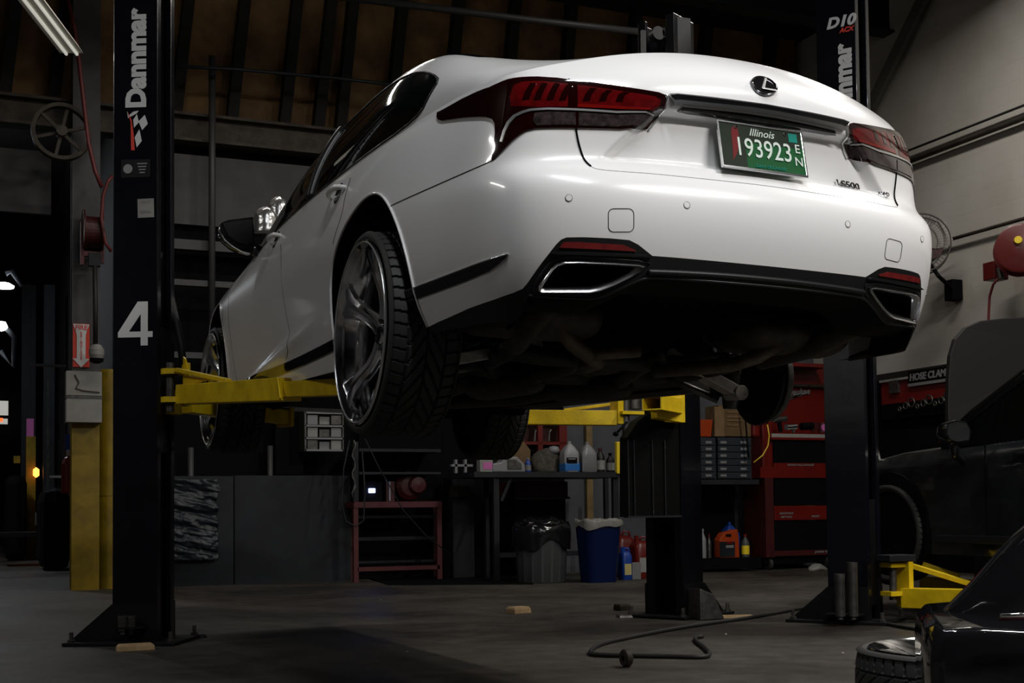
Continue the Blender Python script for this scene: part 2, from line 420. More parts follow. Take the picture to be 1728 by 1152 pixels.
def surf_obj(name,P,T,m,parent,ev=evS,nr=nrmS,off=0,skirt=0,label=None):
    P,T=used(P,T); X=ev(P[:,0],P[:,1]); N=nr(P[:,0],P[:,1]); A=X+N*off
    V=[tuple(p) for p in A]; Fc=[tuple(int(i) for i in t) for t in T]
    # orientation
    a=A[T[:,1]]-A[T[:,0]]; b=A[T[:,2]]-A[T[:,0]]; c=np.cross(a,b); fl=(c*N[T[:,0]]).sum(1)<0
    Fc=[t[::-1] if f else t for t,f in zip(Fc,fl)]
    NN=[tuple(n) for n in N]
    if skirt:
        cnt={}
        for t in Fc:
            for i in range(3):
                e=(t[i],t[(i+1)%3]); cnt[tuple(sorted(e))]=cnt.get(tuple(sorted(e)),[])+[e]
        be=[v[0] for v in cnt.values() if len(v)==1]
        idx={}
        for e in be:
            for q in e:
                if q not in idx:
                    idx[q]=len(V); V.append(tuple(A[q])); NN.append(None); V.append(tuple(A[q]-N[q]*skirt)); NN.append(None)
        for a_,b_ in be: Fc.append((b_,a_,idx[a_]+1,idx[b_]+1) if False else (idx[b_],idx[a_],idx[a_]+1,idx[b_]+1))
        for a_,b_ in be:   # side normals
            e=Vector(V[b_])-Vector(V[a_]); n=Vector(NN[a_]); s_=e.cross(n).normalized()
            for q in (a_,b_):
                for k in (idx[q],idx[q]+1): NN[k]=(Vector(NN[k])+s_ if NN[k] is not None else s_)
        NN=[tuple(Vector(n).normalized()) for n in NN]
    mb=MB(); mb.v=[Vector(p) for p in V]; mb.f=Fc
    o=mb.build(name,m,parent,normals=NN,fix=False)
    if label: o['label']=label
    return o
def overlay(name,poly,m,parent,off=.003,skirt=.006,step=(.06,.12),smooth=0,label=None,ev=evS,nr=nrmS,both=True):
    res=[]
    if smooth: poly=smooth_path(poly,smooth,True)
    poly=dens(poly,step); xs=[p[0] for p in poly]; ys=[p[1] for p in poly]
    P,T,Cn=cdt(poly,[],np.arange(min(xs),max(xs),step[0]),np.arange(min(ys),max(ys),step[1]),step)
    T=T[inpoly(poly,Cn[:,0],Cn[:,1])]
    res.append(surf_obj(name,P,T,m,parent,ev,nr,off,skirt,label))
    if both: Q=P*np.array([-1,1]); res.append(surf_obj(name,Q,T,m,parent,ev,nr,off,skirt,label))
    return res
def gap(name,par,parent,r=.0022,m='gap_black',both=True,ev=evS,nr=nrmS,off=0.0):
    par=dens(smooth_path(par,2),(.06,.12),False); out=[]
    for s in ((1,-1) if both else (1,)):
        A=np.array(par)*np.array([s,1]); X=ev(A[:,0],A[:,1]); N=nr(A[:,0],A[:,1]); X=X+N*off
        mb=MB(); mb.tube([tuple(p) for p in X],r,6); out.append(mb.build(name,m,parent,smooth=0))
    return out

car=thing('sedan','white four-door luxury sedan raised on the two-post lift, seen from behind','car')
car.matrix_world=CARM
UM=NU-1
# --- body shell regions on S
def arc_yz(cy,cz,r,z0,n=26,ry=None):
    ry=ry or r; a0=math.asin((z0-cz)/r); return [(cy+ry*math.cos(math.pi-a0-(math.pi-2*a0)*k/n), cz+r*math.sin(math.pi-a0-(math.pi-2*a0)*k/n)) for k in range(n+1)]
archR_yz=[(.655,.17),(.69,.25),(.742,.382),(.762,.463),(.80,.545),(.855,.625),(.93,.70),(1.01,.755),(1.09,.792),(1.17,.807),(1.26,.803),(1.35,.777),(1.44,.735),(1.53,.67),(1.59,.60),(1.62,.53),(1.63,.45),(1.635,.35),(1.64,.17)]
archR_yz=smooth_path(archR_yz,1)
archF_yz=[(4.29-.43*math.cos(t),.35+.415*math.sin(t)) for t in np.linspace(-.45,math.pi+.45,30)]
zb=.185
archR=side_yz(archR_yz); archF=side_yz(archF_yz)
vb=float(v_of_z(.20))
low_px=[(686,567),(740,543),(789,521),(835,505),(866,494),(882,487),(890,477.6),(908,452),(927,427),(939,411.7),(947,404),(956,400.5),(984,400),(1030,402),(1062,405),(1077,412.5),(1101,431.6),(1140,434.5),(1180,438),(1240,443.5)]
lowL=PS.px(low_px)
zl=float(np.mean([p[1] for p in lowL[-2:]]))
lowL.append((0,lowL[-1][1]))
lowpoly=lowL+[(-u,v) for u,v in lowL[-2::-1]]
bl=lowL[0]
lowpoly=lowpoly+[(-bl[0],vb-2),(bl[0],vb-2)]
us=np.arange(-UM,UM+.01,.1)
VBR=float(v_of_z(.262))
def vbot(u): a=abs(u); return VBR+(vb-VBR)*float(np.clip((a-9.6)/1.2,0,1))
outer=[(u,vbot(u)) for u in us]+[(u,float(v_of_z(ztop(u)))) for u in us[::-1]]
def clipv(poly,lo): return [(u,max(v,lo)) for u,v in poly]
st=(.1,.22)
arR=clipv(dens(archR,st),vb+.001); arF=clipv(dens(archF,st),vb+.001)
mirp=lambda p:[(-u,v) for u,v in p]
lowp=clipv(dens(lowpoly,st),vb+.001)
# exhaust openings
exh_px=[(908,489.8),(908.6,482),(919,467),(930.3,451.6),(939,443.5),(953,440),(977,439.6),(1036,442.4),(1077,445),(1087,448.5),(1083,455.5),(1064,467),(1036,481),(1012,490),(994.6,493.4),(914.7,493.8)]
exh=PS.px(exh_px); exhd=dens(exh,(.05,.1))
und_px=[(893,498.5),(930,501),(965,503),(1001,504),(1022,498),(1046,487),(1070,476),(1088,469.5),(1110,468.5),(1150,471),(1200,474.5),(1250,478.5)]
undL=PS.px(und_px); undL=[(undL[0][0]-.25,VBR+.25)]+undL; und0=[(undL[0][0]-.25,VBR+.001)]+undL; und0.append((0,und0[-1][1]))
undpoly=und0+[(-u,v) for u,v in und0[-2::-1]]
undd=dens(undpoly,st)
P,T,Cn=cdt(outer,[undd,arR,mirp(arR),arF,mirp(arF),lowp,exhd,mirp(exhd)],np.concatenate([us[us<-4.5],np.arange(-4.5,4.5,.05),us[us>=4.5]]),np.arange(0,NV,.13),(.06,.14))
ok=inpoly(outer,Cn[:,0],Cn[:,1])
hole=np.zeros(len(T),bool)
for h in (archR,mirp(archR),archF,mirp(archF),exhd,mirp(exhd)): hole|=inpoly(h,Cn[:,0],Cn[:,1])
hole|=inpoly(undpoly,Cn[:,0],Cn[:,1])
lo=inpoly(lowpoly,Cn[:,0],Cn[:,1])
body=surf_obj('body_shell',P,T[ok&~hole&~lo],'white_paint',car)
val=surf_obj('rear_valance',P,T[ok&~hole&lo],'black_plastic',car,label='black lower rear bumper between the exhaust tips')
# --- upper surface
UC=[ # rows by station; outer edge comes from the shell, these are the inner controls (x,y,z)
[None,(.66,.30,1.052),(.5,.255,1.088),(.35,.225,1.118),(.18,.20,1.138),(0,.19,1.146)],
[8.2,(.75,.50,1.10),(.62,.47,1.125),(.40,.44,1.15),(.2,.43,1.16),(0,.43,1.162)],
[10,(.80,.80,1.14),(.70,.82,1.245),(.53,.78,1.225),(.22,.76,1.19),(0,.76,1.185)],
[10.95,(.83,1.15,1.17),(.705,1.15,1.365),(.50,1.15,1.385),(.25,1.13,1.36),(0,1.13,1.355)],
[12,(.845,1.6,1.17),(.69,1.6,1.43),(.50,1.6,1.45),(.25,1.6,1.455),(0,1.6,1.455)],
[12.85,(.845,2.1,1.16),(.675,2.1,1.44),(.50,2.1,1.445),(.25,2.1,1.46),(0,2.1,1.465)],
[13.65,(.84,2.7,1.15),(.67,2.7,1.43),(.5,2.7,1.44),(.25,2.7,1.455),(0,2.7,1.46)],
[14.45,(.825,3.3,1.09),(.67,3.3,1.30),(.5,3.3,1.35),(.25,3.3,1.38),(0,3.3,1.39)],
[15.35,(.80,3.9,.975),(.65,3.9,1.06),(.5,3.9,1.11),(.25,3.9,1.13),(0,3.9,1.14)],
[16.25,(.76,4.4,.93),(.60,4.4,.97),(.45,4.4,.99),(.22,4.4,1.0),(0,4.4,1.0)],
[17.4,(.68,4.9,.80),(.55,4.9,.85),(.4,4.9,.87),(.2,4.9,.88),(0,4.9,.88)],
[18.5,19.2,19.8,20.3,20.7,21],
]
UBT=[7.2,4.0,3.0,1.8,.9,0]
def u_controls():
    R=[]
    for i,r in enumerate(UC):
        if i==0: row=[top(UBT[0])[0]]+[np.array(p) for p in r[1:]]
        elif i==len(UC)-1: row=[top(q)[0] for q in r]
        else: row=[top(r[0])[0]]+[np.array(p) for p in r[1:]]
        R.append(row)
    P=np.array(R); mir=np.array([-1,1,1])
    P=np.concatenate([2*P[:1]-P[1:2],P,2*P[-1:]-P[-2:-1]],0)
    P=np.concatenate([2*P[:,:1]-P[:,1:2],P,P[:,-2:-1]*mir],1)
    return P
UP_=u_controls(); NS=UP_.shape[0]-2; NT=UP_.shape[1]-2
USI=[UBT[0]]+[r[0] for r in UC[1:]]
def _corr_edge(s): u=np.interp(s,range(NS),USI); return top(u)
def _corr_lip(t): return top(np.interp(t,range(NT),UBT))
def evU(s,t):
    s=np.asarray(s,float).ravel(); tt=np.asarray(t,float).ravel(); t=np.abs(tt-(NT-1)); t=(NT-1)-t   # t beyond the centre mirrors
    p=bspl(UP_,s,t)
    z=np.zeros_like(s)
    e0=_corr_edge(s)-bspl(UP_,s,z); e1=_corr_lip(t)-bspl(UP_,z,t); e00=_corr_edge(z)-bspl(UP_,z,z)
    w0=(1-np.clip(t/1.5,0,1))**2; w1=(1-np.clip(s/1.2,0,1))**2
    p=p+e0*w0[:,None]+e1*w1[:,None]-e00*(w0*w1)[:,None]
    right=tt<(NT-1)
    p[:,0]=np.where(right,-p[:,0],p[:,0])       # t<centre is the left side (negative x)
    return p
def nrmU(s,t):
    e=.02; s=np.asarray(s,float);t=np.asarray(t,float); TM=2*(NT-1)
    a=evU(np.minimum(s+e,NS-1),t)-evU(np.maximum(s-e,0),t); b=evU(s,np.minimum(t+e,TM))-evU(s,np.maximum(t-e,0))
    n=np.cross(b,a); n/=np.linalg.norm(n,axis=1)[:,None]+1e-12; return n
TM=2*(NT-1)
gs=np.linspace(0,NS-1,150); gt=np.linspace(0,TM,121)
PU=Proxy(evU,gs,gt)
def gridpoly(s0,s1,t0,t1): return [(s0,t0),(s1,t0),(s1,t1),(s0,t1)]
# side glass outline (left), traced on the surface; t in 0..2 is belt -> roof rail
gl=[(2.15,.62),(2.05,1.02),(2.35,1.32),(2.9,1.56),(3.5,1.66),(4.5,1.72),(6.0,1.70),(6.8,1.55),(7.6,1.2),(8.15,.62),(8.3,.05),(7,.05),(5,.05),(3.5,.05),(2.75,.05),(2.3,.2)]
GLASS_T=gl
glass=dens(smooth_path(gl,1,True),(.1,.1))
wsl=[(6.9,2.05),(7.6,1.85),(8.2,1.6),(8.25,3),(8.2,5),(7.2,5),(6.75,3.2)]
rwl=[(2.05,2.2),(3.1,2.25),(3.45,2.6),(3.45,5),(1.75,5),(1.75,2.8)]
def mirt(p): return [(s,TM-t) for s,t in p]
ws=dens(wsl[:-3]+[(8.2,5),(7.2,5)]+[(6.75,3.2)],(.1,.1)); 
wsf=dens([(6.9,2.05),(7.6,1.85),(8.2,1.6),(8.25,3),(8.2,5),(8.25,TM-3),(8.2,TM-1.6),(7.6,TM-1.85),(6.9,TM-2.05),(6.75,TM-3.2),(6.72,5),(6.75,3.2)],(.1,.1))
rwf=dens([(2.05,2.2),(3.1,2.25),(3.45,2.6),(3.5,5),(3.45,TM-2.6),(3.1,TM-2.25),(2.05,TM-2.2),(1.75,TM-2.8),(1.7,5),(1.75,2.8)],(.1,.1))
so=.0
outU=dens(gridpoly(so,NS-1,0,TM),(.08,.1))
P,T,Cn=cdt(outU,[glass,mirt(glass),wsf,rwf],np.linspace(0,NS-1,130),np.linspace(0,TM,100),(.08,.1))
g=inpoly(glass,Cn[:,0],Cn[:,1])|inpoly(mirt(glass),Cn[:,0],Cn[:,1]); w=inpoly(wsf,Cn[:,0],Cn[:,1]); r=inpoly(rwf,Cn[:,0],Cn[:,1])
surf_obj('upper_body',P,T[~g&~w&~r],'white_paint',car,evU,nrmU,label='white roof, rear pillars, boot lid top and bonnet')
for k,poly in enumerate((glass,mirt(glass))):
    surf_obj('side_glass',P,T[inpoly(poly,Cn[:,0],Cn[:,1])],'glass_tint',car,evU,nrmU,label='dark tinted side windows')
surf_obj('windscreen',P,T[w],'glass_tint',car,evU,nrmU)
surf_obj('rear_window',P,T[r],'glass_tint',car,evU,nrmU)
# window surround
for q in (glass,mirt(glass)):
    A=np.array(q); X=evU(A[:,0],A[:,1])+nrmU(A[:,0],A[:,1])*.001
    MB().tube([tuple(p) for p in X],.004,6,close=True).build('window_trim','satin_black',car,smooth=0)
# pillars between the windows (left and right)
for mirr in (0,1):
    for s0 in (5.15,):
        A=np.array([(s0+.10*k*0+(.12*(t/1.7)),t) for k in (0,) for t in np.linspace(.08,1.66,14)])
        if mirr: A[:,1]=TM-A[:,1]
        mb=MB(); X=evU(A[:,0],A[:,1])+nrmU(A[:,0],A[:,1])*.001
        mb.tube([tuple(p) for p in X],.02,6); mb.build('window_pillar','satin_black',car,smooth=0)
# --- tail lamps
lampL_px=[(738.5,198),(739,191),(748,186.5),(780,168.5),(806,156),(828,148),(840,142.5),(857,135.5),(875,132.3),(909,131),(940,133),(960,135.6),(1014,142.5),(1066,149.5),(1111,156.5),(1121,160.5),(1124,167),(1119.5,181.6),(1104,202),(1092,218),(1048,218.3),(974,216.3),(927,216),(905,216.6),(890,220),(878,227.6),(866,237),(857,246),(840,263),(831,271),(834,250),(837,225),(836.5,210),(832.5,202),(821,198.3),(800,198.5),(773,201),(748,204.8),(741,203)]
lamp=PS.px(lampL_px)
lamps=overlay('tail_lamp',lamp,'lens_dark',car,off=.005,skirt=.010,step=(.07,.14),label='dark red wrap-around tail lamp with hooked chrome edge')
def sub(name,px,m,off=.006,par=None,step=(.05,.1),smooth=0,label=None):
    poly=PS.px(px)
    for k,s in enumerate((1,-1)):
        pl=[(s*u,v) for u,v in poly]
        overlay(name,pl,m,lamps[k],off=off,skirt=.002,step=step,smooth=smooth,label=label,both=False)
sub('lamp_red_zone',[(864,181),(862,165),(868,146),(882,140),(915,139),(958,143),(958,181),(910,182)],'lens_red',label='red inner lens')
sub('lamp_red_zone',[(974,145),(1014,150),(1062,157),(1104,163.5),(1115,170),(1112,178),(1101,186),(1060,184.5),(1010,182),(975,180.5)],'lens_red',label='red inner lens')
for a in (884,903,924,945,985,1012,1040):
    k=(a-884)/160*.6
    sub('lamp_dark_fin',[(a+12,142+max(0,(a-920))*.12),(a+22,143+max(0,(a-920))*.12),(a+14,158+k*6),(a+10,170+k*4),(a-2,171+k*4),(a+3,157+k*6)],'lens_dark',off=.0068)
sub('lamp_light_bar',[(975,176.5),(1014,178),(1060,181),(1098,182.8),(1094,186),(1050,185),(1005,183),(975,182)],'lens_red_bright',off=.0070)
sub('chrome_strip',[(880,190),(895,185.5),(925,183.6),(972,184.6),(1040,188.5),(1100,191),(1101,194),(1040,192),(972,188),(925,187),(897,189),(884,193)],'silver_trim',off=.0086)
sub('chrome_strip',[(846,240),(851,222),(858,207),(868,196),(880,190),(884,193),(872,199),(862,210),(855,224),(850,241)],'silver_trim',off=.0084)
sub('reverse_lens',[(903,192),(925,190),(971,191),(972,212),(925,212),(906,213),(900,205)],'lens_smoke',off=.0072)
sub('reverse_lens',[(976,191),(1040,195),(1100,197),(1089,214),(1040,214.5),(976,213)],'lens_smoke',off=.0072)
# chrome bar between the lamps, black slot under it
barU=[(1127,160.5),(1140,160),(1197,165.5),(1264,174),(1283,176.5)]; barL=[(1283,192.0),(1264,189),(1197,181.5),(1150,177),(1136,178)]
bp=PS.px(barU+barL); cu=[p for p in bp]
cu[4]=(0,cu[4][1]); cu[5]=(0,cu[5][1])
full=cu[:5]+[(-u,v) for u,v in cu[:4][::-1]]+[(-u,v) for u,v in cu[6:][::-1]]+[cu[5]]+cu[6:]
full=[]
full=cu[:4]+[cu[4]]+[(-u,v) for u,v in reversed(cu[:4])]+[(-u,v) for u,v in reversed(cu[6:])]+[cu[5]]+cu[6:]
overlay('trunk_chrome_bar',full,'silver_bar',car,off=.016,skirt=.02,step=(.07,.10),both=False,label='chrome bar between the tail lamps')
gap('lamp_chrome_hook',PS.px([(1122,160),(1127,166),(1123,178),(1107,203),(1095,219)]),car,r=.0032,m='silver_trim',off=.006)
gU=PS.px([(1128,163),(1140,161.5),(1197,167.5),(1264,176),(1283,178)]);gLw=PS.px([(1283,184.5),(1264,181.5),(1197,174.5),(1145,169.5),(1136,170)])
gU[4]=(0,gU[4][1]);gLw[0]=(0,gLw[0][1])
overlay('bar_black_inset',gU[:4]+[gU[4]]+[(-u,v) for u,v in reversed(gU[:4])]+[(-u,v) for u,v in reversed(gLw[1:])]+[gLw[0]]+gLw[1:],'gloss_black',car,off=.0175,skirt=.002,step=(.07,.08),both=False)
sl=PS.px([(1142,187),(1151,182),(1207,186.5),(1264,193),(1283,196)]);sb=PS.px([(1283,209),(1264,207),(1197,196),(1159,191)])
sl[4]=(0,sl[4][1]);sb[0]=(0,sb[0][1])
overlay('handle_slot',sl[:4]+[sl[4]]+[(-u,v) for u,v in reversed(sl[:4])]+[(-u,v) for u,v in reversed(sb[1:])]+[sb[0]]+sb[1:],'gloss_black',car,off=.004,skirt=.004,step=(.07,.08),both=False,label='black boot handle slot')
# fog reflector housings: gloss black frame, red reflector
sub0=lambda name,px,m,off,**k: overlay(name,PS.px(px),m,car,off=off,skirt=off+.001,step=(.05,.1),**k)
rf=sub0('reflector',[(944,417.5),(951,408.5),(975,408),(1018,411),(1052,413),(1073,422.5),(1072,424),(1020,421),(975,419)],'reflector_red',.004,label='red bumper reflector')
sub0('reflector_lip',[(929,427),(944,425),(1000,426),(1090,430),(1098,434),(1000,430.5),(940,429)],'black_plastic',.012)
# exhaust tips : chrome rim lofted inward to a dark throat
def ring3(par,off,shift=(0,0,0)):
    A=np.array(par); return [Vector(p)+Vector(shift) for p in evS(A[:,0],A[:,1])+nrmS(A[:,0],A[:,1])*off]
def inset(P,d):
    n=len(P); out=[]
    ar=sum(P[i][0]*P[(i+1)%n][1]-P[(i+1)%n][0]*P[i][1] for i in range(n)); sg=1 if ar>0 else -1
    for i in range(n):
        a=np.array(P[i-1]);q=np.array(P[i]);c_=np.array(P[(i+1)%n]); e1=(q-a)/np.linalg.norm(q-a); e2=(c_-q)/np.linalg.norm(c_-q)
        n1=np.array([-e1[1],e1[0]])*sg; n2=np.array([-e2[1],e2[0]])*sg; m_=(n1+n2); m_/=np.linalg.norm(m_); out.append(tuple(q+m_*d/max(.5,float(m_@n1))))
    return out
ex=list(exh); cen=np.mean(np.array(ex),0)
i1=PS.px(inset(exh_px,2.2)); i2=PS.px(inset(exh_px,5.5)); i3=PS.px(inset(exh_px,8)); 
def shrink(par,k,drift=(0,0)): return [tuple(cen+(np.array(p)-cen)*k+np.array(drift)) for p in par]
for s in (1,-1):
    fl=lambda r:[Vector((p.x*s,p.y,p.z)) for p in r]
    rings=[fl(ring3(ex,-.012)),fl(ring3(ex,.010)),fl(ring3(i1,.014)),fl(ring3(i2,.008)),fl(ring3(i3,-.012))]
    o=MB().loft(rings,cap=False).build('exhaust_tip','silver_bar',car,smooth=50); o['label']='chrome trapezoid exhaust finisher'
    th=[rings[-1],fl([p+Vector((0,.05,0)) for p in ring3(shrink(i3,.95),-.02)]),fl([p+Vector((0,.16,0)) for p in ring3(shrink(i3,.85),-.06)])]
    m_=MB().loft(th,cap=False); n=len(ex); m_.add(th[-1],[tuple(range(n))]); m_.build('exhaust_throat','under_black',o,smooth=0)
# black surround bead of the exhaust and the horizontal crease of the valance
for s in (1,-1):
    b2=PS.px(inset(exh_px,-7)); A=np.array(b2)*np.array([s,1]); X=evS(A[:,0],A[:,1])+nrmS(A[:,0],A[:,1])*.001
    MB().tube([tuple(p) for p in X],.0035,6,close=True).build('exhaust_surround','satin_black',car,smooth=0)
cr=PS.px([(1093,459),(1150,461),(1240,466.5)]); cr.append((0,cr[-1][1]))
cr2=PS.px([(1087,470),(1096,466.5),(1150,471),(1240,477.5)]); cr2.append((0,cr2[-1][1]))
A=cr+[(-u,v) for u,v in cr[::-1][1:]]; gap('valance_bead',A,car,r=.010,m='black_plastic',both=False)
gap('valance_edge',und0[2:]+[(-u,v) for u,v in und0[-2:1:-1]],car,r=.0045,m='satin_black',both=False)
# side black/chrome strips behind the rear wheel and on the sill
strip=PS.px([(674,496),(700,486.5),(731,474.5),(766,461.5),(800,448.5),(840,434.6),(858,429.5),(852,437),(838,449),(825,458.5),(783,476),(731,495),(678,514)])
so_=overlay('side_moulding',strip,'gloss_black',car,off=.004,skirt=.008,step=(.06,.1),label='gloss black moulding behind the rear wheel')
gap('moulding_edge',PS.px([(674,495),(731,473.5),(800,447.5),(840,433.6),(859,428.5)]),car,r=.0022,m='chrome',off=.004)
sill=side_yz([(1.56,.325),(2.1,.305),(2.8,.285),(3.5,.265),(3.86,.255),(3.86,.225),(3.4,.225),(2.8,.245),(2.1,.262),(1.56,.282)])
overlay('sill_moulding',sill,'gloss_black',car,off=.006,skirt=.01,step=(.1,.1),label='gloss black sill moulding')
# panel gaps
gap('panel_gap',PS.px([(960,133),(961,141)]),car,r=.002)
gap('trunk_gap',PS.px([(962,141),(967,180),(972,217),(975,235),(981,256),(989,274),(997,281)]),car,r=.0028,off=.002)
tg=PS.px([(989,274),(997,281),(1008,286),(1048,289.5),(1100,293),(1140,297),(1207,304),(1283,312)]); tg[-1]=(0,tg[-1][1])
gap('trunk_gap',tg+[(-u,v) for u,v in tg[::-1][1:]],car,r=.0010,m='dull_steel',both=False)
gap('bumper_gap',PS.px([(650,352),(669,342.5),(700,328.5),(746,308),(790,289),(823,275),(832,270)]),car,r=.0017)
gap('door_gap',PS.px([(592,300),(583,330),(580,346),(577,362),(568,389),(562,412)]),car,r=.0017)
gap('door_gap',PS.px([(474,412),(475,427),(475.5,459),(480,517),(488,584),(483,605)]),car,r=.0017,m='dull_steel')
gap('door_gap',PS.px([(387,500),(386,513),(387,555),(396,619),(400,641)]),car,r=.0017,m='dull_steel')
# door creases: the sweep above the sill
# tow eye covers and parking sensors
def rrect(cx,cy,w,h,r,n=5):
    out=[]
    for sx,sy,a0 in ((1,-1,-90),(1,1,0),(-1,1,90),(-1,-1,180)):
        for k in range(n+1):
            a=math.radians(a0+90*k/n); out.append((cx+sx*(w/2-r)+r*math.cos(a),cy+sy*(h/2-r)+r*math.sin(a)))
    return out
pc=PS.px([(x,y) for x,y in rrect(1048,371.5,43,39,9)])
for s in (1,-1):
    A=np.array(dens(pc,(.04,.1)))*np.array([s,1]); X=evS(A[:,0],A[:,1])+nrmS(A[:,0],A[:,1])*.0002
    MB().tube([tuple(p) for p in X],.0013,5,close=True).build('tow_cover_gap','dull_steel',car,smooth=0)
for q in ((960,334),(1159,346)):
    u,v=PS.px([q])[0]
    for s in (1,-1):
        X=evS([u*s],[v])[0]; N=Vector(nrmS([u*s],[v])[0]); R=N.to_track_quat('Z','Y').to_matrix()
        MB().lathe([(0,.0015),(.0085,.0015),(.0095,.0008),(.0095,-.002)],20,X,R=R).build('parking_sensor','white_paint',car,smooth=30)
        MB().lathe([(.0095,-.001),(.0098,.0012),(.0108,.0012),(.0110,-.001)],20,X,R=R).build('sensor_ring','dull_steel',car,smooth=30)
# emblem
u,v=PS.px([(1288,146)])[0]; X=Vector(evS([u],[v])[0]); N=Vector(nrmS([u],[v])[0])
zx=Vector((1,0,0)); zx=(zx-N*zx.dot(N)).normalized(); zy=N.cross(zx); R=frame(zx,zy,N)
EW,EH=.0475,.0345
def ell(a,b,z,n=40): return [X+R@Vector((a*math.cos(2*math.pi*k/n),b*math.sin(2*math.pi*k/n),z)) for k in range(n)]
em=MB().loft([ell(EW,EH,-.004),ell(EW,EH,.006),ell(EW*.97,EH*.96,.010),ell(EW*.90,EH*.88,.009),ell(EW*.86,EH*.84,.005)],cap=False).build('emblem','dark_chrome',car,smooth=60); em['label']='oval black and chrome emblem on the boot lid'
MB().loft([ell(EW*.87,EH*.85,.003),ell(EW*.87,EH*.85,.006),ell(EW*.4,EH*.4,.008)],cap=True).build('emblem_face','gloss_black',em,smooth=60)
Lp=[(.006,.027),(.013,.027),(-.006,-.0155),(.034,-.0155),(.036,-.021),(-.016,-.021),(-.017,-.016)]
MB().prism(Lp,.004,X+R@Vector((0,0,.0085)),R).build('emblem_letter','silver_trim',em,bevel=.0008)
# drape flat writing on the tail
def drape(mb,x0,z0,dy=.008):
    out=[]
    for p in mb.v:
        h=PS.b.ray_cast(Vector((x0+p.x,-1,z0+p.y)),Vector((0,1,0))); out.append(Vector((x0+p.x,h[0].y-dy-p.z,z0+p.y)))
    mb.v=out; return mb
def xz(px,py): u,v=PS.px([(px,py)])[0]; return evS([u],[v])[0]
a=xz(1399,306);b=xz(1457,322); 
drape(text('LS500',.030,.0015,.0006,sx=1.45),(a[0]+b[0])/2,(a[2]+b[2])/2+.002).build('model_letters','satin_black',car)['label']='black LS500 lettering'
a=xz(1478,325);b=xz(1496,332)
drape(text('AWD',.019,.0012,.0004,.25,sx=1.1),(a[0]+b[0])/2,(a[2]+b[2])/2).build('drive_letters','dark_chrome',car)['label']='small chrome AWD lettering'
# licence plate
tl=.254; pz=Vector((0,-math.cos(tl),math.sin(tl)*-1)); 
px_=Vector((1,0,0)); pyv=Vector((0,math.sin(tl),math.cos(tl))); pn=px_.cross(pyv); RP=frame(px_,pyv,pn)
PO=Vector((0,.060,.818))+pn*.014
def pl(name,m,c,sz,parent,bev=0): 
    mb=MB().box((c[0],c[1],c[2]),sz); mb.xf(RP,PO); return mb.build(name,m,parent,bevel=bev)
plate=pl('license_plate','plate_green',(0,0,0),(.300,.150,.004),car); plate['label']='green Illinois licence plate reading 193923 in a chrome frame'
fr=MB()
for c,sz in (((0,.0755,.001),(.312,.007,.008)),((0,-.0755,.001),(.312,.009,.008)),((-.153,0,.001),(.007,.155,.008)),((.153,0,.001),(.007,.155,.008))): fr.box(c,sz)
fr.xf(RP,PO).build('plate_frame','chrome',plate,bevel=.0015)
pl('plate_dark_field','plate_dark',(-.105,0,.0022),(.085,.145,.001),plate); pl('plate_dark_field','plate_dark',(0,.045,.0021),(.295,.055,.001),plate)
MB().prism([(-.118,-.055),(-.098,-.03),(-.083,.01),(-.083,.06),(-.098,.066),(-.108,.05),(-.110,.0),(-.112,-.04)],.0012,(0,0,.0022)).xf(RP,PO).build('plate_profile','plate_red',plate)
pl('plate_sticker','plate_teal',(.118,.052,.003),(.032,.030,.001),plate)
def ptext(s,x,y,size,nm='plate_text',**k):
    mb=text(s,size,.0006,k.get('off',0),k.get('shear',0),sx=k.get('sx',1)); mb.v=[p+Vector((x,y,.0042)) for p in mb.v]; mb.xf(RP,PO).build(nm,k.get('m','plate_text'),plate)
ptext('193923',.002,-.006,.088,off=.0004,sx=.80)
ptext('E',.129,.014,.042,off=.0002); ptext('N',.129,-.030,.042,off=.0002)
ptext('Illinois',0,.050,.036,shear=.35,off=.0002); ptext('Land of Lincoln',.02,-.060,.018,shear=.35,m='plate_teal')
for bx in(-.09,.09): MB().lathe([(.006,0),(.006,.003),(.004,.004)],12,(bx,.062,.002)).xf(RP,PO).build('plate_bolt','dull_steel',plate)
# door handles
def handle(pxc,L=.20):
    u,v=PS.px([pxc])[0]; X=Vector(evS([u],[v])[0]); N=Vector(nrmS([u],[v])[0])
    for s in (1,-1):
        pts=[];
        for k in range(9):
            t=k/8; o=math.sin(math.pi*t)**.5*.032; p=X+Vector((0,(t-.5)*L,(t-.5)*-.01))+N*o; pts.append(Vector((p.x*s*1.0 if s==1 else -p.x,p.y,p.z)))
        mb=MB().tube(pts,[.008,.011,.012,.012,.012,.012,.012,.011,.008],10); mb.build('door_handle','white_paint',car,smooth=0)
        q=X-N*.008; q=Vector((q.x if s==1 else -q.x,q.y,q.z)); MB().lathe([(.001,.010),(.03,.010),(.042,.0095),(.0455,.006),(.046,-.002)],24,q,R=(N if s==1 else Vector((-N.x,N.y,N.z))).to_track_quat('Z','Y').to_matrix()).build('handle_cup','dark_chrome',car,smooth=30)
handle((571,326)); handle((466,404),.19)
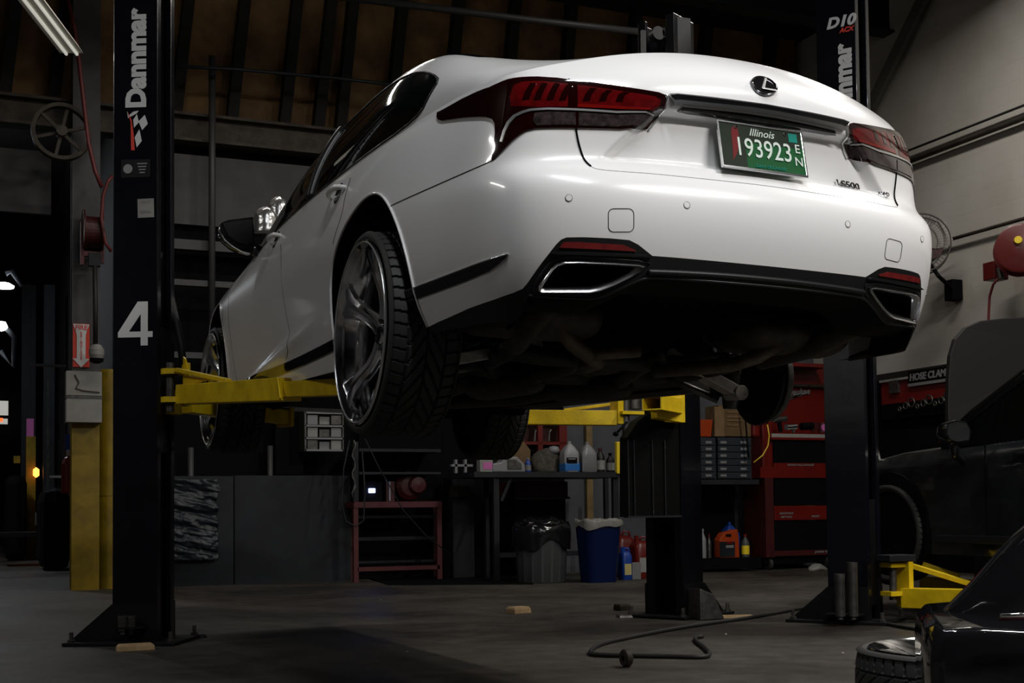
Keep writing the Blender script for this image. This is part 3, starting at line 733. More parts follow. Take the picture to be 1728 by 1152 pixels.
# mirrors
def mirror_obj(s):
    def cp(px,py,y): p=cat(px,py,1,y); return Vector((p.x*s,p.y,p.z))
    y0=3.30
    face=[(376,377),(400,372),(426,370),(426,408),(418,414),(398,407),(385,397)]
    outl=[(369,388),(373,376),(385,371),(427,366),(430,412),(422,428),(406,424),(392,416),(378,404)]
    n=len(outl); a=[cp(x,y,y0) for x,y in outl]; c=sum(a,Vector())/n
    r2=[c+(p-c)*1.03+Vector((0,.03,0)) for p in a]; r3=[c+(p-c)*.93+Vector((0,.11,0)) for p in a]; r4=[c+(p-c)*.55+Vector((0,.17,0)) for p in a]
    rin=[c+(p-c)*.93 for p in a]
    hs=MB().loft([rin,a,r2,r3,r4],cap=True).build('door_mirror','gloss_black',car,smooth=50); hs['label']='black door mirror with chrome edge'
    MB().tube(a[:1]+a[-4:][::-1][0:0]+[a[i] for i in (1,0,8,7,6,5)],.006,8).build('mirror_edge','chrome',hs,smooth=0)
    f=[cp(x,y,y0-.006) for x,y in face]; MB().add(f+[p+Vector((0,.004,0)) for p in f],[tuple(range(7)),tuple(range(7,14))[::-1]]+[(i,(i+1)%7,(i+1)%7+7,i+7) for i in range(7)]).build('mirror_glass','dark_chrome',hs)
    MB().tube([cp(424,418,y0+.04),cp(432,424,y0+.09),Vector((.84*s if s>0 else -.84*1,3.42,.97)) if False else Vector((-.86*s,3.40,.955))],[.035,.03,.03],10).build('mirror_arm','gloss_black',hs,smooth=0)
mirror_obj(1); mirror_obj(-1)
# --- wheel arch liners
for nm,ed in (('R',archR_yz),('F',archF_yz)):
    par=side_yz(ed); A=np.array(par); X=evS(A[:,0],A[:,1])
    if nm=='R': XL=[p for p in X if p[2]>.285 and not (p[1]<.9 and p[2]<.36)]
    else: XL=list(X)
    for s in (1,-1):
        rings=[[Vector((p[0]*s,p[1],p[2])) for p in XL],[Vector(((p[0]+.025)*s,p[1],p[2])) for p in XL]]
        c=Vector((0,sum(p[1] for p in X)/len(X),.35))
        def ins(d,k): return [Vector(((p[0]+d)*s,c.y+(p[1]-c.y)*k,c.z+(p[2]-c.z)*k)) for p in XL]
        rings+=[ins(.03,1.02),ins(.32,1.02)]
        mb=MB().loft(rings,cap=False,cyc=False); o=ins(.32,1.02); mb.add(o,[tuple(range(len(o)))]); mb.build('wheel_arch_liner','gap_black',car,smooth=40)
        if nm=='R' or True:
            e=[Vector(((p[0]-.002)*s,p[1],p[2])) for p in X if p[2]>(.262 if nm=='R' and p[1]<1.1 else .20)]
            MB().tube(e,.005,6).build('arch_lip','white_paint',car,smooth=0)
# --- wheels
def tyre_mb(R0=.368,W=.262,rim=.322,nc=648,nw=44,NP=36):
    mb=MB(); prof=[]  # (axial -1..1, radius, treadflag)
    side=[(-.44,rim-.004),(-.47,rim+.008),(-.50,rim+.020),(-.50,R0-.024),(-.485,R0-.010),(-.46,R0-.004)]
    tread=[(-.44+.88*k/nw, R0-.010*abs(-1+2*k/nw)**4) for k in range(nw+1)]
    pr=[(a,r,0) for a,r in side]+[(a,r,1) for a,r in tread]+[(-a,r,0) for a,r in side[::-1]]
    ang=np.arange(nc)/nc*2*math.pi; rings=[]
    for a,r,tf in pr:
        ring=[]
        w=a/.44
        for k in range(nc):
            t=ang[k]; rr=r
            if tf:
                ph=(k/nc*NP+3.1*(abs(w)-(.18 if w<0 else 0)))%1; ph2=(k/nc*NP*1.5-abs(w)*.5)%1
                g=0
                if abs(w)>.62: g=1 if ph2<.16 else 0
                else:
                    g=1 if ph<.15 else 0
                for gw in (.60,.0): 
                    if abs(abs(w)-gw)<.030: g=1
                rr=r-.0085*g
            ring.append(Vector((a*W,rr*math.sin(t),rr*math.cos(t))))
        rings.append(ring)
    return mb.loft(rings,cap=False)
def wheel(parent,cx,cy,cz,side,spoke=True,ang0=0,camber=0,toe=0,rm='chrome'):
    """side=-1: outer face towards -x"""
    s=side; RT=Matrix.Rotation(toe,3,'Z')@Matrix.Rotation(camber,3,'Y'); c=Vector((cx,cy,cz))
    t=tyre_mb() if not hasattr(wheel,'t') else None
    if t: wheel.t=t
    T_=MB(); T_.v=[RT@Vector((p.x,p.y,p.z))+c for p in wheel.t.v]; T_.f=list(wheel.t.f)
    ty=T_.build('tyre','tyre_rubber',parent,smooth=35)
    def place(mb): mb.v=[RT@Vector((p.x*s,p.y,p.z))+c for p in mb.v]; return mb
    # barrel + lip, axis x, outer face at x=+.13
    pr=[(.312,-.128),(.322,-.124),(.322,-.112),(.300,-.105),(.292,.02),(.300,.085),(.308,.112),(.323,.122),(.330,.130),(.333,.136),(.329,.139),(.322,.137),(.316,.128),(.306,.105),(.298,.085),(.288,.02),(.288,-.105),(.300,-.124)]
    rim=place(MB().lathe(pr,72,ax='X')).build('rim',rm,parent,smooth=40); rim['label']='chrome deep-dish wheel'
    if spoke: place(MB().tube([Vector((.1385,.3235*math.cos(a),.3235*math.sin(a))) for a in np.linspace(0,6.2832,72,endpoint=False)],.0035,8,close=True)).build('rim_lip','silver_trim',rim,smooth=0)
    if spoke:
        n=5
        hub=place(MB().lathe([(.0,.062),(.028,.062),(.034,.055),(.036,.045),(.075,.040),(.085,.030),(.088,.0),(.088,-.03),(0,-.03)],40,ax='X')).build('hub','chrome',rim,smooth=40)
        for k in range(n):
            a=ang0+2*math.pi*k/n; 
            mb=MB(); rings=[]
            for i,(r,wd,x0,th) in enumerate([(.055,.042,.030,.045),(.10,.034,.036,.038),(.15,.030,.050,.032),(.20,.033,.072,.030),(.25,.045,.095,.026),(.285,.066,.108,.022),(.300,.085,.110,.020)]):
                ring=[]
                for (yy,xx) in ((-1,-.5),(-.96,.25),(-.55,.62),(-.12,.40),(.12,.40),(.55,.62),(.96,.25),(1,-.5)):
                    yv=yy*wd; xv=x0+xx*th; ring.append(Vector((xv, yv*math.cos(a)-r*math.sin(a), yv*math.sin(a)+r*math.cos(a))))
                rings.append(ring)
            place(mb.loft(rings,cap=True)).build('spoke','chrome',rim,smooth=45)
        for k in range(5):
            a=ang0+2*math.pi*(k+.5)/5; p=Vector((.040,-.058*math.sin(a),.058*math.cos(a)))
            place(MB().cyl(p,p+Vector((.014,0,0)),.0095,8)).build('wheel_nut','dull_steel',hub)
    return ty,rim
RRX=-.946+.131
wheel(car,RRX,1.163,.299,-1,True,math.radians(10),toe=0)
wheel(car,RRX,4.286,.262,-1,True,math.radians(30))
wheel(car,-RRX,4.286,.262,1,False,math.radians(30),rm='under_black')
# brake discs behind the rear left wheel and the bare hub on the right rear
for s,full in ((-1,False),(1,True)):
    d=MB().lathe([(.075,0),(.165,0),(.17,.004),(.17,.026),(.165,.03),(.075,.03),(.07,.05),(.0,.05)],40,ax='X'); d.v=[Vector((p.x*s,p.y,p.z))+Vector(((.78 if s>0 else .74)*s,1.165,.215 if s>0 else .30)) for p in d.v]
    dd=d.build('brake_disc','dull_steel',car,smooth=35)
    cal=[]
    for rr in (.10,.185):
        cal.append([Vector(((.76+xx)*s,1.165+rr*math.cos(a),(.215 if s>0 else .30)+rr*math.sin(a))) for xx in (-.03,.06) for a in ((-.5,-.2,.1,.4) if xx<0 else (.4,.1,-.2,-.5))])
    MB().loft(cal).build('brake_caliper','undercoat',dd,bevel=.004)
    if full:
        MB().lathe([(.0,-.02),(.185,-.02),(.19,-.012),(.10,-.01),(0,-.01)],36,ax='X',c=(.765,1.165,.215)).build('dust_shield','satin_black',car,smooth=30)
for s in (-1,1): MB().lathe([(0,0),(.29,0),(.29,.02),(0,.02)],36,(.74*s,4.286,.262),ax='X').build('front_brake_shield','under_black',car)
# --- underside
und=MB(); zz=.215
def plate_poly(pts,z,h): 
    m=MB().prism(pts,h,(0,0,z)); return m
plate_poly([(-.86,1.70),(-.88,2.2),(-.88,3.85),(-.6,3.9),(-.6,5.0),(.6,5.0),(.6,3.9),(.88,3.85),(.88,2.2),(.86,1.70)],.215,.03).build('floor_pan','underbody',car,bevel=.01)
# deep centre of the tail underside: closing skin above everything
plate_poly([(-.84,.62),(-.80,.34),(-.66,.24),(-.4,.20),(0,.18),(.4,.20),(.66,.24),(.80,.34),(.84,.62),(.62,.70),(.62,1.75),(-.62,1.75),(-.62,.70)],.40,.02).build('rear_floor','gap_black',car)
# undertray behind the valance: curved skin rising forward
path=[(u,VBR) for u in np.linspace(-8.9,und0[0][0],12)]+[p for p in dens(und0,(.15,.4),False)][1:]
path=path+[(-u,v) for u,v in path[-2::-1]]
A=np.array(path); B0_=evS(A[:,0],A[:,1])
rg=[]
for i,(k,dz) in enumerate(((0,0),(.02,-.008),(.07,-.018),(.14,-.024),(.22,-.02))):
    row=[]
    for p in B0_:
        yc=1.0; z=p[2]+(dz if p[2]>.27 else 0)+(.27-p[2])*max(0,k-.2)*1.1
        row.append(Vector((p[0]*(1-k*.22),p[1]+(yc-p[1])*k,z)))
    rg.append(row)
MB().loft(rg,cap=False,cyc=False).build('rear_undertray','under_black',car,smooth=50)
for s in (-1,1):
    mf=[]
    for x,rz_,ry_ in ((.27,.03,.06),(.285,.060,.12),(.33,.075,.165),(.50,.078,.17),(.68,.075,.165),(.725,.060,.12),(.74,.03,.06)):
        mf.append([Vector((x*s,.66+ry_*math.cos(a),.335+rz_*math.sin(a))) for a in np.linspace(0,2*math.pi,20,endpoint=False)])
    MB().loft(mf).build('silencer','rust_steel',car,smooth=50)
    MB().tube([(.44*s,.56,.30),(.37*s,.60,.245),(.29*s,.64,.215),(.20*s,.74,.205),(.15*s,.95,.205)],.026,14).build('cross_pipe','pipe_rust',car,smooth=0)
MB().tube([(-.29,.64,.215),(-.22,.63,.225),(-.10,.63,.24)],.022,12).build('pipe_hanger','pipe_rust',car,smooth=0)
for s in (-1,1):
    MB().tube([(.50*s,.78,.26),(.56*s,.55,.29),(.58*s,.35,.34),(.58*s,.22,.37)],.045,14).build('tail_pipe','rust_steel',car,smooth=0)
    MB().tube([(.16*s,.95,.26),(.14*s,1.1,.22),(.20*s,1.35,.19),(.26*s,1.8,.20),(.20*s,2.4,.17),(.12*s,3.2,.18)],.034,14).build('exhaust_pipe','rust_steel',car,smooth=0)
    MB().loft([[Vector((.20*s+a*math.cos(t),1.62+b_,.17+a*.55*math.sin(t))) for t in np.linspace(0,6.283,16,endpoint=False)] for a,b_ in ((.04,-.30),(.09,-.24),(.095,.2),(.04,.28))]).build('resonator','rust_steel',car,smooth=50)
# subframe and arms
sf=MB(); sf.tube([(-.46,1.42,.24),(-.30,1.45,.22),(0,1.46,.215),(.30,1.45,.22),(.46,1.42,.24)],.04,12); sf.tube([(-.46,.98,.25),(-.3,1.0,.24),(0,1.0,.24),(.3,1.0,.24),(.46,.98,.25)],.035,12)
for s in(-1,1): sf.tube([(.46*s,.92,.25),(.44*s,1.2,.23),(.50*s,1.5,.25)],.038,12)
sf.build('rear_subframe','undercoat',car,smooth=0)
for s in (-1,1):
    # broad lower control arm, drooping outward
    a=[(.36,1.05,.235),(.36,1.15,.235),(.72,1.20,.135),(.74,1.10,.130)]
    ar=MB(); A_=Vector((.29*s,1.12,.275)); B_=Vector(((.60 if s>0 else .70)*s,1.10,.140 if s>0 else .182))
    ar.bar(A_,B_,.075,.014); ar.bar(A_+Vector((0,-.036,.014)),B_+Vector((0,-.036,.014)),.009,.040); ar.bar(A_+Vector((0,.036,.014)),B_+Vector((0,.036,.014)),.009,.040)
    for t in (.22,.48,.74): 
        p=A_.lerp(B_,t); ar.box(p+Vector((0,0,.012)),(.010,.07,.035))
    ar.cyl(A_+Vector((0,-.05,.01)),A_+Vector((0,.05,.01)),.026,16); ar.cyl(B_+Vector((0,-.05,.01)),B_+Vector((0,.05,.01)),.030,16)
    ar.build('lower_control_arm','cast_alu' ,car,bevel=.002)
    MB().tube([(.40*s,1.36,.23),(.62*s,1.26,.13 if s>0 else .17)],.016,10).build('toe_link','dull_steel',car,smooth=0)
    kn=MB().loft([[Vector((((.62 if s>0 else .70)+.03*math.cos(t))*s,1.165+a_*math.sin(t),z_)) for t in np.linspace(0,6.283,12,endpoint=False)] for a_,z_ in ((.03,.09),(.045,.12),(.06,.20),(.065,.27),(.05,.34),(.03,.40))])
    kn.build('wheel_knuckle','dull_steel',car,smooth=50)
    MB().cyl((.60*s,1.165,.30),(.20*s,1.2,.31),.018,12).build('drive_shaft','undercoat',car,smooth=30)
    sp=[(.52*s+.055*math.cos(t),1.12+.055*math.sin(t),.18+.022*t/1.0) for t in np.linspace(0,6.283*1.0*2.2,60)]
    MB().tube([(x,y,z) for x,y,z in sp],.008,8).build('coil_spring','undercoat',car,smooth=0)
    MB().cyl((.60*s,1.24,.14),(.56*s,1.26,.44),.024,14).build('shock_absorber','undercoat',car,smooth=30)
MB().loft([[Vector((x,1.2+r_*math.cos(t),.30+r_*math.sin(t))) for t in np.linspace(0,6.283,18,endpoint=False)] for x,r_ in ((-.22,.05),(-.15,.085),(0,.11),(.15,.085),(.22,.05))]).build('differential','undercoat',car,smooth=50)
# body sill undersides
for s in(-1,1):
    MB().add([(.70*s,1.66,.20),(.885*s,1.66,.205),(.885*s,3.84,.205),(.70*s,3.84,.20),(.70*s,1.66,.23),(.88*s,1.66,.25),(.88*s,3.84,.25),(.70*s,3.84,.23)],[(0,1,2,3),(4,7,6,5),(0,4,5,1),(1,5,6,2),(2,6,7,3),(3,7,4,0)]).build('sill_underside','underbody',car)
MB().box((-.888,1.64,.212),(.02,.03,.014)).build('amber_marker','lamp_orange',car)

# ================================================================= THE GARAGE
def floor_mat():
    m=bpy.data.materials.new('stained_concrete'); n,l=nodes(m); b=n['Principled BSDF']
    tc=n.new('ShaderNodeTexCoord')
    def nz(sc,det=8,ro=.6,dist=0):
        t=n.new('ShaderNodeTexNoise'); t.inputs['Scale'].default_value=sc; t.inputs['Detail'].default_value=det; t.inputs['Roughness'].default_value=ro; t.inputs['Distortion'].default_value=dist
        l.new(tc.outputs['Object'],t.inputs['Vector']); return t
    a=nz(.55,7,.6,.6); c=nz(6,8,.7); g=nz(90,3,.5)
    r=n.new('ShaderNodeValToRGB'); e=r.color_ramp.elements; e[0].position=.36; e[0].color=(.0185,.0155,.013,1); e[1].position=.64; e[1].color=(.057,.049,.040,1)
    l.new(a.outputs['Fac'],r.inputs['Fac'])
    r2=n.new('ShaderNodeValToRGB'); e=r2.color_ramp.elements; e[0].position=.38; e[0].color=(.55,.55,.55,1); e[1].position=.62; e[1].color=(1.15,1.15,1.15,1)
    l.new(c.outputs['Fac'],r2.inputs['Fac'])
    mx=n.new('ShaderNodeMixRGB'); mx.blend_type='MULTIPLY'; mx.inputs[0].default_value=1; l.new(r.outputs['Color'],mx.inputs[1]); l.new(r2.outputs['Color'],mx.inputs[2])
    r3=n.new('ShaderNodeValToRGB'); e=r3.color_ramp.elements; e[0].position=.70; e[0].color=(0,0,0,1); e[1].position=.78; e[1].color=(1,1,1,1)
    l.new(g.outputs['Fac'],r3.inputs['Fac'])
    mx2=n.new('ShaderNodeMixRGB'); mx2.inputs[2].default_value=(.16,.155,.14,1); l.new(r3.outputs['Color'],mx2.inputs[0]); l.new(mx.outputs[0],mx2.inputs[1]); l.new(mx2.outputs[0],b.inputs['Base Color'])
    mr=n.new('ShaderNodeMapRange'); mr.inputs['From Min'].default_value=.35; mr.inputs['From Max'].default_value=.65; mr.inputs['To Min'].default_value=.38; mr.inputs['To Max'].default_value=.75; l.new(a.outputs['Fac'],mr.inputs['Value']); l.new(mr.outputs[0],b.inputs['Roughness'])
    bp=n.new('ShaderNodeBump'); bp.inputs['Strength'].default_value=.25; bp.inputs['Distance'].default_value=.01; l.new(c.outputs['Fac'],bp.inputs['Height']); l.new(bp.outputs[0],b.inputs['Normal'])
    return m
M['floor']=floor_mat()
def block_mat():
    m=mat('painted_block',(.43,.405,.355),.6,bump=.25,bscale=45); n,l=nodes(m); b=n['Principled BSDF']
    tc=n.new('ShaderNodeTexCoord'); mp=n.new('ShaderNodeMapping'); mp.inputs['Rotation'].default_value=(math.radians(90),0,math.radians(90)); l.new(tc.outputs['Object'],mp.inputs['Vector'])
    sx=n.new('ShaderNodeSeparateXYZ'); cx=n.new('ShaderNodeCombineXYZ'); l.new(tc.outputs['Object'],sx.inputs[0]); l.new(sx.outputs['Y'],cx.inputs['X']); l.new(sx.outputs['Z'],cx.inputs['Y'])
    br=n.new('ShaderNodeTexBrick'); br.inputs['Scale'].default_value=1; br.inputs['Brick Width'].default_value=.40; br.inputs['Row Height'].default_value=.20; br.inputs['Mortar Size'].default_value=.004; br.inputs['Mortar Smooth'].default_value=.6
    br.inputs['Color1'].default_value=(.44,.42,.385,1); br.inputs['Color2'].default_value=(.455,.435,.40,1); br.inputs['Mortar'].default_value=(.42,.40,.36,1)
    l.new(cx.outputs[0],br.inputs['Vector']); 
    t=n.new('ShaderNodeTexNoise'); t.inputs['Scale'].default_value=.8; t.inputs['Detail'].default_value=6; l.new(tc.outputs['Object'],t.inputs['Vector'])
    r=n.new('ShaderNodeValToRGB'); e=r.color_ramp.elements; e[0].position=.35; e[0].color=(.78,.76,.72,1); e[1].position=.6; e[1].color=(1,1,1,1); l.new(t.outputs['Fac'],r.inputs['Fac'])
    mx=n.new('ShaderNodeMixRGB'); mx.blend_type='MULTIPLY'; mx.inputs[0].default_value=1; l.new(br.outputs['Color'],mx.inputs[1]); l.new(r.outputs['Color'],mx.inputs[2]); l.new(mx.outputs[0],b.inputs['Base Color'])
    bp=n.new('ShaderNodeBump'); bp.inputs['Strength'].default_value=.25; bp.inputs['Distance'].default_value=.004; bp.invert=True; l.new(br.outputs['Fac'],bp.inputs['Height']); l.new(bp.outputs[0],b.inputs['Normal'])
    return m
M['block']=block_mat()
YB=13.2; XR=9.7
def st(name,c,d,m,**k): return struct(MB().box(c,d).build(name,m,None,**k))
st('floor',(1.5,18,-.1),(17,50,.2),'floor')
st('ceiling',(1.5,18,6.75),(17,50,.2),'dark_timber')
st('wall_right',(XR+.1,3.3,3.3),(.2,20.4,6.7),'block')
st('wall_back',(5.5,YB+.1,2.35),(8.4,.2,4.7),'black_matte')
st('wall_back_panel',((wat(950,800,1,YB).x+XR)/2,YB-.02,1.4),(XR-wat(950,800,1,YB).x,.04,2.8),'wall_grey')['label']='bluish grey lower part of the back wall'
st('wall_left',(-6.1,18,3.3),(.2,50,6.7),'column_grey')
st('wall_front',(1.5,-6.4,3.3),(16,.2,6.7),'dark_grey_steel')
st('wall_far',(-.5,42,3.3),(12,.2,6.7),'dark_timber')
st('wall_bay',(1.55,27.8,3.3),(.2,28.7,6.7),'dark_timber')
st('trim_wainscot',(XR-.03,3.3,2.20),(.07,20.4,.07),'dark_timber')
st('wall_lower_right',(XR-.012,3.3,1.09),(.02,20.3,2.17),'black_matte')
# upper wall: timber panels between dark uprights, on a steel girder
up=MB().box((1.8,YB+.12,5.70),(15.6,.1,1.95)); struct(up.build('wall_upper','wood_panel'))
xs=[wat(q,200,1,YB).x for q in (8,90,296,390,478,535,572,655,750,845,940,1050,1170,1280)]
ORD=['first','second','third','fourth','fifth','sixth','seventh','eighth','ninth','tenth','eleventh','twelfth','thirteenth','fourteenth']
for i_,x in enumerate(xs):
    o=MB().bar((x,YB-.02,4.79),(x+.20,YB-.02,6.65),.11,.16,up=(0,1,0)).build('stud','dark_timber'); tag(o,ORD[i_]+' dark upright from the left between the brown upper wall panels','stud','uprights of the upper wall')
def ibeam(name,a,b,w,h,t,m):
    a=Vector(a);b=Vector(b);mb=MB(); mb.bar(a+Vector((0,0,h/2)),b+Vector((0,0,h/2)),w,t); mb.bar(a-Vector((0,0,h/2)),b-Vector((0,0,h/2)),w,t); mb.bar(a,b,t,h); return mb.build(name,m)
tag(ibeam('girder',(-6,YB-.15,4.62),(XR,YB-.15,4.62),.22,.26,.03,'rust_pipe'),'rusty steel girder under the brown upper wall panels','girder')
tag(MB().box((4.9,YB-.05,4.02),(6.9,.06,.72)).build('wall_cladding','column_grey'),'grey sheet cladding strip below the rusty girder','cladding')
tag(MB().box((-2.6,YB+.02,3.98),(6.6,.06,.62)).build('wall_cladding','column_grey'),'grey sheet cladding strip left of the grey steel column','cladding')
tag(MB().bar((1.3,YB-.2,3.42),(9.6,YB-.2,3.42),.1,.1).build('wall_rail','pipe_grey'),'upper grey steel rail across the dark back wall','rail')
tag(MB().bar((1.3,YB-.3,3.02),(3.2,YB-.3,3.02),.06,.06).build('wall_rail','pipe_grey'),'short lower grey steel rail behind the door mirror','rail')
tag(MB().bar((1.5,YB-.25,2.30),(2.6,YB-.25,2.30),.06,.06).build('wall_rail','pipe_grey'),'short grey rail behind the front wheel','rail')
for y,z in ((9.6,6.2),(11.6,6.35),(6.2,6.3)):
    o=ibeam('roof_beam',(-6,y,z),(XR,y,z),.2,.4,.03,'dark_grey_steel'); tag(o,'dark steel roof beam crossing the bay','roof beam','roof beams')
def wire(name,pts,r,m,label,cat_,group=None,n=8): 
    return solo(name,MB().tube(pts,r,n),m,label,cat_,group,smooth=0)
wire('conduit',[wat(358,95,1,YB-.35),wat(358,300,1,YB-.35),wat(357,600,1,YB-.35)],.035,'pipe_grey','thin grey vertical pipe beside the numbered lift column','pipe')
wire('cable',[wat(300,112,1,12.6),wat(400,117,1,12.6),wat(560,131,1,12.6),wat(690,146,1,12.6)],.018,'drawer_blue','bluish cable strung across the brown wall panels','cable')
wire('rail_pipe',[wat(322,755,1,13.05),Vector((wat(322,806,1,13.05).x,13.05,0))],.03,'pipe_grey','short grey pipe rising behind the plastic-covered sheet','pipe')
wire('rail_pipe',[wat(456,752,1,13.05),Vector((wat(456,806,1,13.05).x,13.05,0))],.03,'pipe_grey','short grey pipe rising behind the bare dark sheet','pipe')
fd=thing('foil_duct','shiny crumpled foil-wrapped duct end behind the door mirror','duct',wat(462,392,1,9.6))
for cx_,cy_,r_,h_ in ((449,372,19,44),(470,358,17,52)):
    p=wat(cx_,cy_,1,9.6 if cx_<460 else 9.75); k=10/2150; g=[]
    for i in range(12):
        z=(i/11-.5)*h_*k; rr=r_*k*math.sqrt(max(0.02,1-max(0,(i/11-.55)/.45)**2.2))
        g.append([p-Vector(fd.location)+Vector((rr*(1+.10*math.sin(a*5+i*2))*math.cos(a),rr*math.sin(a),z+.008*math.sin(a*3))) for a in np.linspace(0,6.283,22,endpoint=False)])
    MB().loft(g).build('foil_wrap','foil',fd,smooth=0)
wire('roof_pipe',[wat(520,-12,1,11),wat(900,34,1,11),wat(1140,60,1,11)],.035,'pipe_grey','grey pipe crossing under the dark roof above the boot lid','pipe')
# ---- right wall pipework, fan, reel, board
def wx(px,py,X=XR-.08): return wat(px,py,0,X)
def along(px,py,X=XR-.08,y0=-3,y1=13.15): z=wx(px,py,X).z; return [Vector((X,y0,z)),Vector((X,5,z)),Vector((X,y1,z))]
wire('wall_pipe',along(1640,232),.032,'rust_pipe','thick rusty pipe running along the beige wall','pipe')
wire('wall_pipe',along(1640,212),.014,'pipe_grey','thin grey pipe just above the rusty pipe','pipe')
wire('wall_pipe',along(1660,388),.020,'rust_pipe','brown pipe between the wall fan and the hose reel','pipe')
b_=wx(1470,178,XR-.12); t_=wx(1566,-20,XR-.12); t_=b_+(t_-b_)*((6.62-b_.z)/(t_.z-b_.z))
solo('brace',MB().bar(b_,t_,.14,.06,up=(1,0,0)),'diag_bar_grey','dark diagonal bar on the beige wall beside the right lift column','brace')  # plain bar, slightly darker than the wall, set diagonally along it
# fan: centre near px (1560,412), seen edge-on from the left
fc=wx(1551,413,XR-.55); fan=thing('wall_fan','caged wall fan with dark red hub behind the car','fan',fc)
Rf=frame((.80,-.60,0),(0,0,1),(-.60,-.80,0)); 
def W2(t,mb): 
    inv=(Matrix.Translation(t.location)@Matrix.Rotation(t.rotation_euler.z,4,'Z')).inverted(); mb.v=[inv@p for p in mb.v]; return mb
fr=.31
for zz in (-.09,.09):
    for k in range(4):
        r_=fr*(1-.22*k); h=zz*(1+.25*k)
        MB().tube([Rf@Vector((r_*math.cos(a),r_*math.sin(a),h)) for a in np.linspace(0,6.283,40,endpoint=False)],.009 if k==0 else .004,6,close=True).build('cage_ring','fan_cage',fan,smooth=0)
g_=MB()
for k in range(48):
    a=k/48*6.283
    for s in(-1,1): g_.tube([Rf@Vector((fr*math.cos(a),fr*math.sin(a),.09*s)),Rf@Vector((fr*.34*math.cos(a),fr*.34*math.sin(a),.155*s)),Rf@Vector((.04*math.cos(a),.04*math.sin(a),.16*s))],.0018,4)
g_.build('cage_wires','fan_cage',fan)
bl=MB()
for k in range(3):
    a=k*2.094+.4
    pts=[]
    for r_,w_,tw in ((.05,.05,.5),(.15,.12,.45),(.28,.15,.35),(.33,.10,.3)):
        e=Vector((math.cos(a),math.sin(a),0)); t=Vector((-math.sin(a),math.cos(a),0)); n_=Vector((0,0,1))
        pts.append([Rf@(e*r_+(t*math.cos(tw)+n_*math.sin(tw))*w_*q+n_*o) for q,o in ((-1,-.002),(1,-.002),(1,.002),(-1,.002))])
    bl.loft(pts)
bl.build('blade','fan_white',fan,smooth=30)
MB().cyl(Rf@Vector((.12,-.02,-.22)),Rf@Vector((.12,-.02,-.06)),.125,24).build('motor_hub','red_dark',fan,smooth=30)
arm_e=wx(1609,488,XR)-fc
mb=MB().tube([Rf@Vector((0,0,-.14)),wx(1584,466,XR-.45)-fc,wx(1606,486,XR-.16)-fc],.022,8); mb.build('mount_arm','black_matte',fan)
MB().box(wx(1609,490,XR-.08)-fc,(.14,.13,.22)).build('mount_box','black_matte',fan,bevel=.01)
# red hose reel
rc=wx(1722,421,XR-.40); reel=thing('hose_reel','big red wall-mounted hose reel at the right edge','hose reel',rc)
Rr=frame((.25,.97,0),(0,0,1),(.97,-.25,0)); Rr=frame(Vector((-.72,.694,0)),(0,0,1),Vector((.694,.72,0)))
for s,r0 in ((-1,.235),(1,.25)):
    MB().lathe([(0,.115*s),(.10,.115*s),(.14,.10*s),(r0-.02,.10*s),(r0,.09*s),(r0,.08*s),(.13,.085*s),(0,.09*s)],44,R=Rr).build('reel_flange','red_reel',reel,smooth=35)
MB().lathe([(0,-.085),(.17,-.085),(.19,-.06),(.19,.06),(.17,.085),(0,.085)],32,R=Rr).build('wound_hose','hose_red',reel,smooth=35)
MB().lathe([(0,-.15),(.035,-.15),(.04,-.115),(0,-.11)],16,Rr@Vector((.02,.07,0)),R=Rr).build('reel_cap','yellow_plastic',reel,smooth=30)
MB().box(wx(1680,458,XR-.3)-rc,(.18,.16,.18)).build('reel_bracket','red_reel',reel,bevel=.01)
MB().box((.30,0,-.05),(.2,.16,.62)).build('wall_bracket','red_reel',reel,bevel=.01)
MB().cyl(wx(1686,452,XR-.42)-rc,wx(1690,470,XR-.42)-rc,.03,12).build('hose_guide','dull_steel',reel,smooth=30)
wire('reel_hose',[wx(1688,466,XR-.42),wx(1676,480,XR-.42),wx(1670,500,XR-.40),wx(1667,560,XR-.4),wx(1666,620,XR-.4)],.013,'hose_red','thin red hose hanging from the red reel','hose')
# supply board on the lower right wall
bd=thing('clamp_board','hose clamp display board on the right wall, black header over red','display board',wx(1545,690,XR-.06))
def wbox(t,name,x0,y0,x1,y1,m,X,dep,parent=None,**k):
    a=wx(x0,(y0),X); b=wx(x1,(y0),X); c=wx(x1,y1,X); ymid=(a.y+b.y)/2; z1=(a.z+b.z)/2; z0=c.z
    mb=MB().box((X+dep/2,(a.y+b.y)/2,(z0+z1)/2),(dep,abs(a.y-b.y),abs(z1-z0))); return W2(t,mb).build(name,m,parent or t,**k)
def wb2(name,x0,x1,ya,yb,m,off,dep,par=None):
    a=wx(x0,660); b=wx(x1,640); z1=wx(1570,ya).z; z0=wx(1570,yb).z
    return W2(bd,MB().box((XR-off,(a.y+b.y)/2,(z0+z1)/2),(dep,abs(a.y-b.y),z1-z0))).build(name,m,par or bd)
hd=wb2('header',1537,1660,622,642,'black_matte',.10,.03)
wb2('header_stripe',1537,1660,643,648,'label_white',.105,.03); wb2('red_panel',1488,1660,634,673,'red_tool',.07,.03); wb2('lower_panel',1488,1660,673,700,'black_matte',.07,.03); wb2('price_strip',1488,1536,630,634,'label_grey',.10,.03)
wbox(bd,'grey_switch',1500,642,1514,662,'dull_steel',XR-.12,.05)
p=wx(1570,632.5,XR-.125); tm=text('HOSE CLAMPS',.105,.003,.004,.1); mR=frame((0,-1,0),(0,0,1),(-1,0,0)); tm.xf(mR,p-bd.location); tm.build('header_text','label_white',hd)
